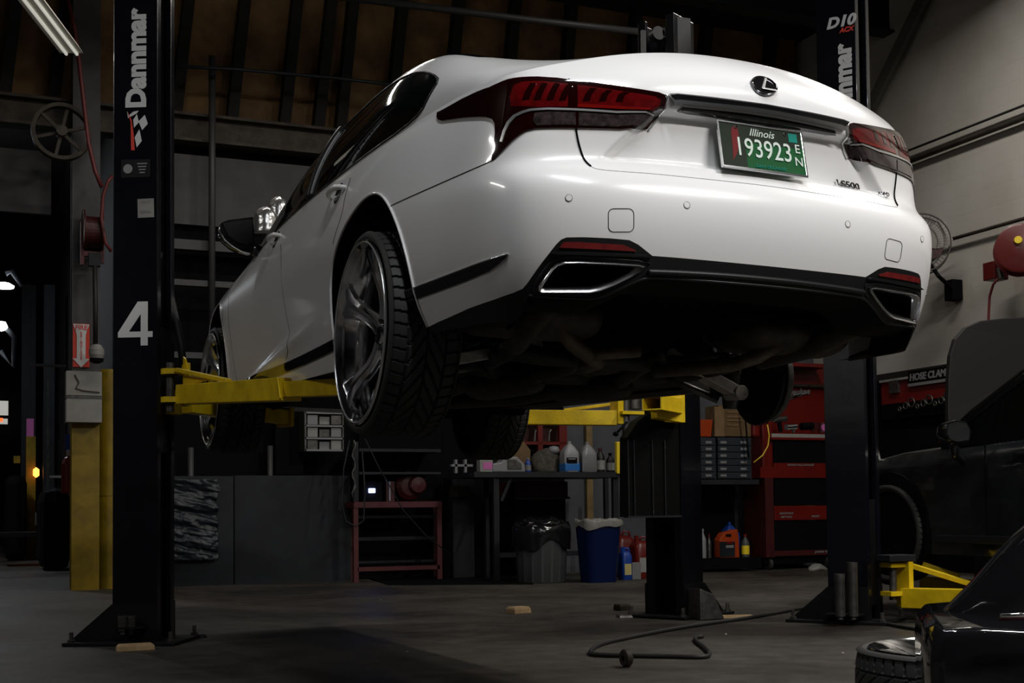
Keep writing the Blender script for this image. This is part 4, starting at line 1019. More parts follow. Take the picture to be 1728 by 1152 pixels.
for k in range(9):
    q=wx(1518+k*10,690-k*1.5-(k%3)*4,XR-.12); r_=.022+.014*(k%3)
    o=solo('hose_clamp',MB().tube([q+Vector((0,r_*math.cos(a),r_*math.sin(a))) for a in np.linspace(0,6.28,14,endpoint=False)],.010,5,close=True),'dull_steel',ORD[k]+' shiny hose clamp from the left under the red board','clamp','hose clamps on the board',smooth=0)
# black cabinet below board
o=solo('wall_cabinet',MB().box((XR-.28,8.6,.95),(.5,2.6,1.9)),'black_matte','tall black cabinet below the display board','cabinet',bevel=.01)
# leaning pole
solo('pole',MB().tube([wat(1530,935,1,7.0),wat(1476,752,1,7.3)],.018,10),'dull_steel','grey pole leaning against the rear of the right lift column','pole',smooth=0)

# ---- lift columns -----------------------------------------------------------
CW,CD=.283,.25
def column(t,H,base=True):
    """channel opening towards +x; local frame of the thing"""
    w,d,th=CW/2,CD/2,.012
    sec=[(-d,-w),(d,-w),(d,-w+.060),(d-.03,-w+.060),(d-.03,-w+.05),(d-th,-w+.05),(d-th,-w+th),(-d+th,-w+th),(-d+th,w-th),(d-th,w-th),(d-th,w-.05),(d-.03,w-.05),(d-.03,w-.060),(d,w-.060),(d,w),(-d,w)]
    col=MB().prism(sec,H,(0,0,.02)).build('column','lift_black',t,bevel=.004)
    MB().box((-.06,0,.01),(.62,.46,.02)).build('base_plate','lift_black_matte',t,bevel=.004)
    for s in(-1,1):
        MB().prism([(-.36,0),(-.125,0),(.125,0),(.125,.20),(-.125,.20)],.012,(0,-s*(w+.006)+(.006),.02),R=frame((1,0,0),(0,0,1),(0,-1,0))).build('gusset','lift_black_matte',t)
    for x,y in ((-.33,-.2),(-.33,.2),(.22,-.2),(.22,.2),(-.33,0)):
        MB().lathe([(.022,.02),(.022,.034),(.012,.034),(.012,.075),(0,.075)],6,(x,y,0)).build('anchor_bolt','dull_steel',t)
    return col
def mk_lift(name,label,x,y,deg,H,group=None):
    t=thing(name,label,'car lift column',(x,y,0),math.radians(deg),group); c=column(t,H); return t,c
LL,LLc=mk_lift('lift_column','black lift column numbered 4, left of the white car',.885,7.35,-27,4.3)
LM,LMc=mk_lift('lift_column','black lift column standing behind the car beside the drawer units',4.275,7.35,207,3.95)
LR,LRc=mk_lift('lift_column','black lift column against the beige wall, left of the black car',5.03,6.45,-55,4.3)
# flank frame : outward normal towards the viewer; returns point + frame for decals
def flank(t,side=-1):
    rz=t.rotation_euler.z; R=Matrix.Rotation(rz,3,'Z'); n=R@Vector((0,side,0)); ex=R@Vector((1,0,0))
    if side>0: ex=-ex
    o=Vector(t.location)+n*(CW/2+.002); return o,ex,n
def fpx(t,px,py,side=-1):
    o,ex,n=flank(t,side); c=Vector((0,0,CAMZ)); d=ray(px,py); k=(o-c).dot(n)/d.dot(n); return c+d*k
def fdecal(t,col,name,mb,px,py,m,off=.0,rot=0,side=-1,label=None):
    o,ex,n=flank(t,side); R=frame(ex,(0,0,1),n)@Matrix.Rotation(rot,3,'Z'); p=fpx(t,px,py,side)+n*off
    mb.v=[R@q+p for q in mb.v]; d=W2(t,mb).build(name,m,col); 
    if label: d['label']=label
    return d
def logo_mark(t,col,cx,cy,s):
    def P(pts,m,nm): 
        mb=MB().prism([(x*s,y*s) for x,y in pts],.002); fdecal(t,col,nm,mb,cx,cy,m,0)
    P([(.0,-.055),(.028,-.02),(.014,.045),(-.012,.0)],'decal_white','logo_diamond')
    P([(.03,.04),(.062,.075),(.045,.125),(.010,.09)],'decal_white','logo_diamond')
    P([(-.016,.055),(.012,.085),(.0,.13),(-.02,.10)],'decal_white','logo_diamond')
    P([(-.03,.12),(.0,.135),(.010,.15),(-.02,.145),(-.045,.125),(-.055,.15),(-.05,.11)],'decal_white','logo_swirl')
    P([(-.046,.12),(-.035,.09),(-.032,-.07),(-.012,-.072),(-.018,.02),(-.030,.10),(-.055,.15)],'decal_red','logo_swoosh')
# column L decals
H90=math.pi/2
o_,ex_,n_=flank(LL)
def tx(s,size,sx=1,off=.0,shear=0): return text(s,size,.0015,off,shear,sx=sx)
fdecal(LL,LLc,'brand_decal',tx('Dannmar',.150,.98,.0075),231,99,'decal_white',rot=H90,label='white Dannmar lettering running up the column')
logo_mark(LL,LLc,231,232,1.0)
sd=fdecal(LL,LLc,'warning_sticker',MB().box((0,0,0),(.165,.10,.001)),229,284,'satin_black')
fdecal(LL,LLc,'sticker_emblem',MB().lathe([(0,0),(.026,0),(.026,.002),(.018,.0021),(0,.0021)],20),216,285,'decal_grey',.001)
for k in range(4): fdecal(LL,LLc,'sticker_line',MB().box((0,0,0),(.055-.008*k,.006,.002)),240,276+k*5,'decal_grey',.001)
fdecal(LL,LLc,'white_label',MB().box((0,0,0),(.092,.105,.001)),246,351,'label_grey',.0,rot=.02)
fdecal(LL,LLc,'label_print',tx('SALE',.022),246,340,'decal_grey',.001); fdecal(LL,LLc,'label_print',tx('SERIAL',.022),246,357,'decal_grey',.001)
fdecal(LL,LLc,'number_decal',MB().prism([(.035,-.118),(.075,-.118),(.075,-.072),(.102,-.072),(.102,-.040),(.075,-.040),(.075,.125),(.018,.125),(-.093,-.045),(-.093,-.072),(.035,-.072)],.0015),227,547,'decal_white',label='large white number 4')
fdecal(LL,LLc,'number_gap',MB().prism([(.035,-.040),(.035,.055),(-.030,-.040)],.0008),227,547,'lift_black',.0014)
# column R decals
fdecal(LR,LRc,'model_decal',tx('D10',.092,1.1,.004,.25),1418,37,'decal_white'); fdecal(LR,LRc,'model_decal',tx('ACX',.04,1.0,.002,.25),1428,50,'decal_red')
fdecal(LR,LRc,'brand_decal',tx('Dannmar',.150,.98,.0075),1424,150,'decal_white',rot=H90,label='white Dannmar lettering partly hidden by the car')
# height adapters at the column feet
def adapter(x,y,z,h,r,label,g): 
    return solo('height_adapter',MB().lathe([(r*.6,0),(r*.6,.02),(r,.02),(r,h*.85),(r*1.05,h*.86),(r*1.05,h),(r*.7,h),(r*.7,h*.5),(0,h*.5)],18,(x,y,z)),'dull_steel',label,'adapter',g,smooth=30)
sh=MB().box((0,-.195,.10),(.16,.09,.008)).build('adapter_tray','lift_black_matte',LL)
for px,lb_ in ((207,'left'),(221,'right')):
    p=wat(px,1070,1,7.18); adapter(p.x,p.y-.0,p.z,.10,.026,lb_+' one of two short steel pad adapters at the foot of column 4','pad adapters at the foot of column 4')
adapter(*wat(1416,1043,1,6.26)[:2],.06,.26,.028,'shorter steel pad adapter standing at the foot of the wall-side column','tall') if False else None
for px,h,lb in ((1418,.27,'shorter of the two tall steel adapters at the wall-side column'),(1440,.34,'taller of the two tall steel adapters at the wall-side column')):
    p=wat(px,1045,1,6.22); adapter(p.x,p.y,p.z,h,.030,lb,None)
MB().box((0,-.22,.06),(.22,.11,.008)).build('adapter_tray','lift_black_matte',LR)
# ---- lift arms
def box_bar(t,name,a,b,w,h,m='yellow_paint',parent=None,bev=.004): return W2(t,MB().bar(a,b,w,h)).build(name,m,parent or t,bevel=bev)
# left column arms
t=thing('lift_arm','long yellow telescopic lift arm crossing the left sill','lift arm',(1.06,7.15,1.36))
A0=Vector((1.075,7.12,1.362)); A1=Vector((1.335,5.72,1.268)); A2=Vector((1.452,5.12,1.227))
box_bar(t,'outer_tube',A0,A1,.11,.105); box_bar(t,'inner_tube',A1.lerp(A0,.1),A2,.08,.072)
W2(t,MB().box((A0.x+.005,A0.y,A0.z+.055),(.03,.12,.23))).build('end_plate','yellow_paint',t,bevel=.004)
for z in (1.475,1.32): W2(t,MB().cyl((1.0,7.16,z),(1.0,7.16,z+.03),.05,20)).build('hinge_lug','yellow_paint',t,smooth=30); W2(t,MB().box((1.04,7.15,z+.015),(.08,.09,.03))).build('hinge_lug','yellow_paint',t)
box_bar(t,'brace_bar',Vector((1.03,7.1,1.495)),Vector((1.19,6.45,1.375)),.035,.022)
W2(t,MB().prism([(0,0),(.42,0),(.10,.05),(.03,.15),(0,.165)],.01,(1.06,7.1,1.405),R=frame((.18,-.983,0),(0,0,1),(.983,.18,0)))).build('gusset_plate','yellow_paint',t,bevel=.002)
W2(t,MB().cyl((1.0,7.16,1.27),(1.0,7.16,1.54),.022,16)).build('hinge_pin','dull_steel',t,smooth=30)
W2(t,MB().bar(A1+Vector((-.057,.02,.05)),A1+Vector((-.06,-.05,-.05)),.006,.018)).build('weld_lip','yellow_paint',t)
pdz=A2+Vector((.0,.03,.04)); W2(t,MB().cyl(pdz,pdz+Vector((0,0,.035)),.055,20)).build('lift_pad','black_matte',t,smooth=30)
t=thing('lift_arm','short yellow lift arm reaching under the front of the car','lift arm',(1.1,7.42,1.30))
box_bar(t,'outer_tube',Vector((1.13,7.42,1.335)),Vector((1.62,7.74,1.315)),.10,.10); box_bar(t,'inner_tube',Vector((1.5,7.66,1.315)),Vector((1.80,7.86,1.305)),.08,.085)
W2(t,MB().box((1.80,7.86,1.305),(.03,.12,.12),rz=.6)).build('end_plate','yellow_paint',t,bevel=.003)
W2(t,MB().cyl((1.04,7.34,1.27),(1.04,7.34,1.40),.05,18)).build('hinge_lug','yellow_paint',t,smooth=30)
# carriages inside the columns
def carriage(t,z0,z1): MB().box((0,0,(z0+z1)/2),(CD-.03,CW-.06,z1-z0)).build('carriage','lift_black_matte',t,bevel=.006)
carriage(LL,1.05,1.75); carriage(LM,.9,1.7); carriage(LR,.1,.75)
for t_ in (LL,LM): MB().cyl((.02,.05,1.7),(.02,.05,3.9),.012,8).build('lift_chain','dull_steel',t_)
# black hose along column L
wire('column_hose',[wat(270,425,1,7.45),wat(280,470,1,7.5),wat(292,520,1,7.5),wat(305,580,1,7.5),wat(312,640,1,7.5)],.022,'hose_black','black hydraulic hose curving down beside column 4','hose')
# mid column arms
t=thing('lift_arm','yellow telescopic arm reaching left under the floor from the middle column','lift arm',(4.0,7.3,1.33))
B0=wat(1040,703,1,7.35); B1=wat(866,704,1,7.62); B2=wat(822,708,1,7.70)
B0.z-=.01
box_bar(t,'outer_tube',B0,B1,.10,.095); box_bar(t,'inner_tube',B1.lerp(B0,.12)-Vector((0,0,.012)),B2,.075,.068)
W2(t,MB().box(wat(1041,692,1,7.35),(.045,.12,.185))).build('end_plate','yellow_paint',t,bevel=.004)
box_bar(t,'brace_bar',wat(1030,682,1,7.36)+Vector((0,0,.0)),wat(952,692,1,7.5),.03,.02)
for py in (697,): W2(t,MB().box(wat(1063,py,1,7.3),(.16,.10,.022))).build('hinge_lug','yellow_paint',t,bevel=.002)
W2(t,MB().cyl(wat(1056,735,1,7.3),wat(1056,672,1,7.3),.024,16)).build('hinge_pin','dull_steel',t,smooth=30)
W2(t,MB().cyl(wat(1071,690,1,7.32),wat(1071,668,1,7.32),.045,18)).build('gear_sector','dull_steel',t,smooth=30)
k1=W2(t,MB().tube([wat(1058,712,1,7.22),wat(1040,731,1,7.2)],.008,8)).build('release_lever','black_matte',t,smooth=0); W2(t,MB().lathe([(0,-.018),(.018,-.008),(.018,.008),(0,.018)],12,wat(1039,732,1,7.2))).build('lever_knob','black_matte',k1,smooth=0)
t=thing('lift_arm','yellow lift arm pointing at the viewer from the middle column','lift arm',(4.15,7.0,1.33))
q0=wat(1100,679,1,6.75); q1=wat(1136,686,1,7.05)
hw_,hh=.062,.045
d_=(q1-q0).normalized(); xx=Vector((d_.y,-d_.x,0)).normalized(); 
def rect(c,w,h): return [c+xx*(sx*w)+Vector((0,0,sz*h)) for sx,sz in((-1,-1),(1,-1),(1,1),(-1,1))]
W2(t,MB().loft([rect(q1,hw_,hh),rect(q0,hw_,hh),rect(q0,hw_-.008,hh-.008),rect(q1,hw_-.008,hh-.008)],cap=False)).build('outer_tube','yellow_paint',t)
W2(t,MB().box(wat(1138,685,1,7.02),(.15,.012,.205))).build('bracket_plate','yellow_paint',t,bevel=.003)
W2(t,MB().prism([(-.10,-.06),(.09,-.085),(.09,.085),(-.02,.06),(-.10,.03)],.08,wat(1132,690,1,7.0),R=frame((1,0,0),(0,0,1),(0,1,0)))).build('bracket_body','yellow_paint',t,bevel=.004)
W2(t,MB().box(wat(1121,665,1,6.9),(.035,.02,.035))).build('arm_tag','label_white',t,bevel=.004)
W2(t,MB().box(wat(1126,665,1,6.885),(.012,.012,.022))).build('tag_print','blue_plastic',t)
# dark cover hanging on the middle column
cv=thing('column_cover','black ribbed cover hanging on the middle column below its arms','cover',(4.03,7.3,.66))
c0=wat(1050,872,1,7.15); c1=wat(1140,872,1,7.15); zt=wat(1090,716,1,7.15).z
pr_=[(c0.x,c0.z),(c1.x,c0.z),(c1.x,zt+.06),(c0.x+.16,zt+.06),(c0.x+.09,zt+.02),(c0.x+.01,zt-.09)]
W2(cv,MB().prism([(x,z) for x,z in pr_],.10,(0,7.19,0),R=frame((1,0,0),(0,0,1),(0,-1,0)))).build('cover_body','under_black',cv,bevel=.006)
for px in (1062,1072,1103,1124):
    p=wat(px,800,1,7.07); W2(cv,MB().box((p.x,7.085,(c0.z+zt-.1)/2+.0),(.008,.012,(zt-c0.z)*.82))).build('cover_rib','satin_black',cv)
W2(cv,MB().box(((c0.x+c1.x)/2,7.1,c0.z),(c1.x-c0.x,.06,.012))).build('cover_hem','dark_grey_steel',cv)
# lift head above the car
hd_=hd=thing('lift_head','dark pulley head above the boot lid on the middle column','pulley head',(4.275,7.35,3.9))
p=wat(1150,60,1,7.2); W2(hd,MB().box((p.x,7.2,p.z-.05),(.13,.02,.34))).build('head_plate','dark_grey_steel',hd)
p=wat(1092,70,1,7.2); W2(hd,MB().box((p.x,7.25,p.z-.06),(.03,.02,.3))).build('head_plate','dark_grey_steel',hd)
for px in (1108,1124): p=wat(px,58,1,7.25); W2(hd,MB().cyl(p+Vector((0,-.03,0)),p+Vector((0,.03,0)),.045,20)).build('pulley','dark_grey_steel',hd,smooth=30)
# foot bracket of the middle column
W2(LM,MB().prism([(0,0),(.18,0),(.10,.16),(.0,.20)],.16,wat(1160,1043,1,7.15),R=frame((1,0,0),(0,0,1),(0,-1,0)))).build('foot_bracket','dull_steel',LM,bevel=.006)
# right lift arms, lowered
t=thing('lift_arm','lowered yellow lift arm with diagonal brace beside the black car','lift arm',(5.25,6.35,.17))
C0=wat(1527,1008,1,6.3); C1=wat(1680,1012,1,5.75)
box_bar(t,'outer_tube',C0,C1,.10,.12)
W2(t,MB().box(wat(1527,985,1,6.3),(.035,.12,.28))).build('end_plate','yellow_paint',t,bevel=.004)
box_bar(t,'brace_bar',wat(1528,951,1,6.3),wat(1648,988,1,5.95),.045,.03)
box_bar(t,'brace_bar',wat(1548,948,1,6.6),wat(1620,972,1,6.4),.03,.03)
for py in (953,1001): W2(t,MB().box(wat(1508,py,1,6.32),(.12,.10,.028))).build('hinge_lug','yellow_paint',t,bevel=.003)
W2(t,MB().cyl(wat(1507,1012,1,6.32),wat(1507,938,1,6.32),.022,16)).build('hinge_pin','dull_steel',t,smooth=30)
W2(t,MB().box(wat(1512,941,1,6.3),(.20,.13,.04))).build('gear_sector','dark_grey_steel',t,bevel=.006)
t=thing('lift_arm','second lowered yellow arm, behind the braced one','lift arm',(5.4,6.6,.17))
box_bar(t,'outer_tube',wat(1560,982,1,6.9),wat(1690,992,1,6.9),.10,.08); 
# ---- grey steel column with extinguisher sign, left
YC=12.8
def pbox(x0,y0,x1,y1,yw,dep,zfix=None):
    a=wat(x0,(y0+y1)/2,1,yw).x; b=wat(x1,(y0+y1)/2,1,yw).x; xm=(x0+x1)/2; z1=wat(xm,y0,1,yw).z; z0=wat(xm,y1,1,yw).z
    if zfix is not None: z0=zfix
    return MB().box(((a+b)/2,yw+dep/2,(z0+z1)/2),(b-a,dep,z1-z0))
xa=wat(121,700,1,YC).x; xb=wat(168,700,1,YC).x; zy=wat(145,628,1,YC).z
gc=thing('steel_column','grey steel building column painted yellow at the bottom','column',((xa+xb)/2,YC+.1,0))
def ic(t,name,z0,z1,m):
    w=xb-xa; mb=MB(); mb.box((0,-.1,(z0+z1)/2),(w,.02,z1-z0)); mb.box((0,.1,(z0+z1)/2),(w,.02,z1-z0)); mb.box((0,0,(z0+z1)/2),(.02,.18,z1-z0)); return mb.build(name,m,t)
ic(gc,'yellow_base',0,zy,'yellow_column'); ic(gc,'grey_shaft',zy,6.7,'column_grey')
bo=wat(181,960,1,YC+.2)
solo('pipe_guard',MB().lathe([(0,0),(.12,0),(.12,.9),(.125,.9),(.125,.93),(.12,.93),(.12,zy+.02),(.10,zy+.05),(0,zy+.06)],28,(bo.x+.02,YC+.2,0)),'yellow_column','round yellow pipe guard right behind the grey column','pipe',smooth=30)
# extinguisher sign
sg=thing('fire_sign','red FIRE EXTINGUISHER arrow sign on the grey column','sign',wat(137,582,1,YC-.03))
def onwall(t,name,mb,m,parent=None): return W2(t,mb).build(name,m,parent or t)
sp=onwall(sg,'sign_panel',pbox(123,546,151,619,YC-.03,.02),'decal_red')
c=wat(137,582,1,YC-.035); RW=frame((1,0,0),(0,0,1),(0,-1,0))
onwall(sg,'sign_arrow',MB().prism([(-.075,.20),(.075,.20),(.05,.135),(.04,.09),(.04,-.13),(.078,-.13),(0,-.215),(-.078,-.13),(-.04,-.13),(-.04,.09),(-.05,.135)],.004,c,RW),'decal_white',sp)
tt=text('FIRE',.062,.001,.001); tt.xf(RW,c+Vector((0,-.006,.165))); onwall(sg,'sign_text',tt,'decal_red',sp)
for k,ch in enumerate('EXTINGUISHER'):
    tt=text(ch,.030,.001,.0005); tt.xf(RW,c+Vector((0,-.006,.115-k*.0225))); onwall(sg,'sign_text',tt,'decal_red',sp)
# electrical boxes
bx=thing('junction_box','stained upper metal box on the yellow column base','box',wat(142,668,1,YC-.14))
onwall(bx,'box_body',pbox(112,626,172,667,YC-.15,.15),'label_grey'); 
onwall(bx,'stain',MB().tube([wat(126,632,1,YC-.155),wat(133,645,1,YC-.155),wat(128,655,1,YC-.155),wat(140,659,1,YC-.155),wat(168,662,1,YC-.155)],.008,5),'rust_pipe')
bx=thing('junction_box','lower plain grey metal box on the yellow column base','box',wat(142,713,1,YC-.18))
onwall(bx,'box_body',pbox(112,669,172,712,YC-.19,.19),'label_grey'); onwall(bx,'box_lid',pbox(111,668,173,671,YC-.20,.2),'dull_steel')
# small red reel, black drop hose with end ball
rl=thing('cord_reel','red cord reel on the grey column above the sign','reel',wat(155,395,1,YC-.2))
onwall(rl,'reel_frame',pbox(136,372,142,446,YC-.25,.04),'red_frame'); onwall(rl,'reel_frame',pbox(171,342,176,444,YC-.25,.04),'red_frame'); onwall(rl,'reel_frame',pbox(136,424,174,432,YC-.25,.05),'red_frame')
c=wat(156,392,1,YC-.16); onwall(rl,'reel_drum',MB().lathe([(0,-.09),(.21,-.09),(.21,-.075),(.15,-.07),(.15,.07),(.21,.075),(.21,.09),(0,.09)],30,c,ax='X'),'red_dark')
onwall(rl,'cord_guide',pbox(150,426,170,448,YC-.27,.08),'dark_grey_steel')
wire('drop_hose',[wat(160,446,1,YC-.25),wat(161,520,1,YC-.25),wat(161,582,1,YC-.25)],.022,'hose_black','black drop cord hanging from the small red reel','cord')
ball=thing('cord_stop','pale grey plug ball at the end of the hanging black cord','plug',wat(163,608,1,YC-.25)); c=wat(163,595,1,YC-.25)
onwall(ball,'plug_body',MB().lathe([(0,-.085),(.05,-.07),(.07,-.02),(.07,.03),(.04,.075),(0,.085)],20,c),'label_grey'); onwall(ball,'plug_band',MB().lathe([(.03,-.10),(.06,-.085),(.066,-.055),(0,-.05)],20,c),'black_matte')
wire('air_hose',[wat(112,-10,1,12.35),wat(125,45,1,12.35),wat(133,100,1,12.35),wat(141,170,1,12.35),wat(149,240,1,12.35),wat(161,290,1,12.35),wat(172,316,1,12.35)],.02,'hose_red','red air hose hanging across the grey column','hose')
wire('air_hose',[wat(190,297,1,12.45),wat(182,306,1,12.45),wat(174,330,1,12.45),wat(171,370,1,12.45),wat(178,410,1,12.45),wat(188,424,1,12.45)],.016,'hose_red','short looped red hose beside the small reel','hose')
# flywheel
fw=thing('flywheel','old spoked pulley wheel high up left of the grey column','pulley wheel',wat(104,223,1,12.55)); c=Vector((0,0,0))
MB().lathe([(.235,-.05),(.27,-.05),(.275,0),(.27,.05),(.235,.05),(.235,-.05)],40,ax='Y').build('wheel_rim','rust_pipe',fw,smooth=35)
mb=MB()
for k in range(6): a=k*math.pi/3+.3; MB().bar((0,0,0),(.24*math.cos(a),0,.24*math.sin(a)),.03,.03,up=(0,1,0)).build('wheel_spoke','rust_pipe',fw)
MB().cyl((0,-.07,0),(0,.07,0),.05,16).build('wheel_hub','rust_pipe',fw,smooth=30)
# fluorescent fixture top left
pa=wat(30,-35,2,4.75); pb=wat(121,84,2,4.75)
tf=thing('light_fixture','white fluorescent strip fitting at the top left','ceiling light',(pa+pb)/2); cc=(pa+pb)/2
d_=(pb-pa).normalized(); s_=Vector((d_.y,-d_.x,0)).normalized()
def sec(p,k): return [p-cc+s_*.10*k+Vector((0,0,-.03)),p-cc+s_*.05*k+Vector((0,0,.05)),p-cc-s_*.05*k+Vector((0,0,.05)),p-cc-s_*.10*k+Vector((0,0,-.03))]
MB().loft([sec(pa,1),sec(pb,1)]).build('housing','fixture_white',tf)
for s in(-1,1): MB().cyl(pa-cc+s_*.045*s+Vector((0,0,-.04)),pb-cc+s_*.045*s+Vector((0,0,-.04)),.013,10).build('tube','light_tube',tf,smooth=30)
# strip lights that light the bay (out of frame above; wall, aisle and far-bay ones are added fill)
for i,(x,y,z,L,rz,pw,col_) in enumerate(STRIPS):
    t=thing('strip_light','fluorescent strip fitting hung '+['behind the camera above the boot of the white car','left of the boot of the white car','high over the black car, added to brighten the beige wall','high over the red tool cabinet, added to brighten the beige wall','over the left aisle, added to brighten the left side','over the back wall benches','in the far bay beyond the grey column, added to brighten that bay'][i],'ceiling light',(x,y,z),rz,'strip lights over the bay')
    MB().box((0,0,0),(.16,L+.05,.06)).build('housing','fixture_white',t)
    for s in (-1,1): MB().cyl((0,s*L*.4,.03),(0,s*L*.4,6.65-z),.006,6).build('hanger','dull_steel',t)
# ---- far left bay
def far(name,x0,y0,x1,y1,yw,dep,m,label,cat_,zfix=None,**k): return solo(name,pbox(x0,y0,x1,y1,yw,dep,zfix),m,label,cat_,**k)
solo('bay_lamp',MB().lathe([(0,.05),(.08,.04),(.15,0),(.14,-.03),(0,-.04)],20,wat(6,482,1,20)),'lamp_far','upper bright lamp at the left edge','lamp',smooth=40)
solo('bay_lamp',MB().lathe([(0,.08),(.06,.07),(.09,0),(.08,-.04),(0,-.07)],20,wat(2,551,1,20)),'lamp_far','lower bright lamp at the left edge','lamp',smooth=40)
wire('lamp_bracket',[wat(10,462,1,20),wat(20,458,1,20),wat(38,482,1,20)],.04,'dark_grey_steel','pale curved lamp bracket beside the upper lamp','bracket')
wire('lamp_bracket',[wat(12,555,1,20),wat(24,570,1,20),wat(23,622,1,20),wat(0,592,1,20)],.04,'dark_grey_steel','bent grey conduit under the lower lamp','conduit')
far('window_1',-12,676,14,700,41,.1,'window_glow',None,None)['kind']='structure'
far('window_1',-12,706,13,715,41,.1,'window_glow',None,None)['kind']='structure'
far('tail_light',-4,705,5,711,40,.1,'red_lens_far','small red light below the far window','light')
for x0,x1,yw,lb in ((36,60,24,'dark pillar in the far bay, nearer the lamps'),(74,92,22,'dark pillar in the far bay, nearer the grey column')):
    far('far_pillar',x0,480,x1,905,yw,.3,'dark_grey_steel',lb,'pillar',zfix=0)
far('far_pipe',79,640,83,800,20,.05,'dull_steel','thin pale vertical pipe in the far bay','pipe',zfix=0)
far('far_rail',52,614,112,618,19,.08,'pipe_grey','grey rail crossing the far bay','rail')
far('far_rail',84,802,109,806,20,.08,'label_grey','short pale rail low in the far bay','rail')
yp=thing('yellow_post','slim yellow post with faded pink top in the far bay','post',wat(52,903,1,23))
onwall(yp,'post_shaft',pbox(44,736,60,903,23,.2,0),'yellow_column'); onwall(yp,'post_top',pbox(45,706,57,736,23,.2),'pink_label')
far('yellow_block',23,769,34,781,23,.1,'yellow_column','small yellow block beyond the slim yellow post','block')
solo('marker_lamp',MB().lathe([(0,-.09),(.05,-.05),(.05,.05),(0,.09)],12,wat(61,797,1,22.9)),'lamp_orange','small orange lamp beside the slim yellow post','lamp',smooth=0)
far('blue_card',111,732,122,760,16,.03,'blue_plastic','blue card hanging left of the yellow column base','card')
fe=thing('fire_extinguisher','red fire extinguisher left of the yellow column base','fire extinguisher',wat(116,832,1,15)); p=wat(116,832,1,15)
onwall(fe,'tank',MB().lathe([(0,0),(.075,0),(.08,.02),(.08,.33),(.05,.39),(.025,.41),(0,.42)],20,p),'red_tool'); onwall(fe,'valve',MB().box(p+Vector((0,0,.45)),(.05,.05,.07)),'label_grey')
ct=thing('trolley','low black trolley on castors in the far bay','trolley',wat(32,922,1,19.5)); zc=wat(32,905,1,19.5).z
onwall(ct,'deck',pbox(-6,898,68,906,19.5,.9),'dark_grey_steel')
for px in (3,65): onwall(ct,'castor',pbox(px-4,906,px+4,920,19.4,.06),'black_matte')
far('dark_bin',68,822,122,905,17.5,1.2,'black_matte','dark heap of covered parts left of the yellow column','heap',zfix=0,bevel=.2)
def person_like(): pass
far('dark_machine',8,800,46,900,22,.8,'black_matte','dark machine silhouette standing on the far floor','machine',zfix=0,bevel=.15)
far('white_cup',60,864,68,886,19.3,.1,'label_white','white cup on the far trolley','cup')

# ---- back wall: sheets, bins
def anchor(name,mb,m,label,cat_,**k): return solo(name,mb,m,label,cat_,**k)
anchor('sheet_panel',pbox(396,802,592,978,12.95,.04,0),'sheet_dark','bare dark steel sheet leaning at the back wall','sheet')
pm=pbox(293,803,394,980,12.90,.04,0); anchor('sheet_panel',pm,'sheet_dark','dark sheet under clear plastic behind column 4','sheet')
# crumpled plastic film
g=[];x0=wat(290,880,1,12.85).x;x1=wat(372,880,1,12.85).x;z1=wat(330,808,1,12.85).z;z0=wat(330,945,1,12.85).z
rnd=random.Random(3)
from mathutils import noise as _n
for i in range(50):
    row=[]
    for j in range(90):
        t=i/49; s=j/89; q=Vector((t*1.2,s*10+t*1.2,.3)); w=_n.turbulence(q,4,False)
        row.append(Vector((x0+(x1-x0)*t*(1-.14*_n.noise(Vector((s*5,2,1)))-.05), 12.86-.045*w-.012*abs(math.sin(s*17+5*_n.noise(Vector((t*3,s*3,0))))), z0+(z1-z0)*s)))
    g.append(row)
ob=solo('plastic_film',MB().loft(g,cap=False,cyc=False),'plastic_sheet','crumpled clear plastic film hanging on the dark sheet','plastic film',smooth=0); sm_=ob.modifiers.new('t','SOLIDIFY'); sm_.thickness=.003
# parts bins shelf
sb_=thing('bin_rack','grey rack of small parts bins beside the rear wheel','bin rack',wat(546,760,1,12.9))
y_=12.75
for py in (695,717,738,758): onwall(sb_,'rack_shelf',pbox(515,py,580,py+3,y_,.25),'grey_plastic')
onwall(sb_,'rack_side',pbox(514,693,517,761,y_,.25),'dull_steel'); onwall(sb_,'rack_side',pbox(578,693,580,761,y_,.25),'dull_steel')
for r_ in range(3):
    for c_ in range(3):
        x0_=519+c_*20; y0_=700+r_*21
        onwall(sb_,'bin_tray',pbox(x0_,y0_+ (c_*3%5),x0_+17,y0_+16,y_+.02+.03*(c_%2),.16),('grey_plastic','label_grey','dull_steel')[(r_+c_)%3])
far('back_cabinet',465,690,512,800,13.0,.15,'black_matte','black cabinet left of the grey bin rack','cabinet')
# ---- red welding stand, x 597..747
YS=12.6
ws_=thing('work_stand','red steel stand with grey crossbars behind the car','stand',wat(672,970,1,YS)); 
def ps(name,x0,y0,x1,y1,m,yy=YS,dep=.05,zfix=None,**k): return W2(ws_,pbox(x0,y0,x1,y1,yy,dep,zfix)).build(name,m,ws_,**k)
for x0 in (597,738):
    for dy in (0,.5): ps('leg',x0+ (0 if dy==0 else -6),878-(30 if dy==0 else 26),x0+8,972,'red_frame',YS+dy,.05,0)
ps('top_rail',598,846,746,856,'red_frame',YS-.01,.33); ps('lower_rail',604,955,742,962,'red_frame'); ps('lower_rail',604,945,742,949,'dark_grey_steel',YS+.4)
ps('crossbar',604,869,740,874,'dark_grey_steel',YS+.2); ps('crossbar',604,905,742,911,'dark_grey_steel',YS+.3)
ps('upper_post',597,745,605,846,'dark_grey_steel'); ps('upper_shelf',606,757,744,762,'dark_grey_steel',YS,.5); ps('upper_shelf',606,796,744,800,'dark_grey_steel',YS,.5)
ps('back_panel',606,700,744,846,'black_matte',YS+.5,.03)
ac=thing('air_tank','round dark red machine on the red stand','machine',wat(680,846,1,YS+.2)); c=wat(685,820,1,YS+.25)
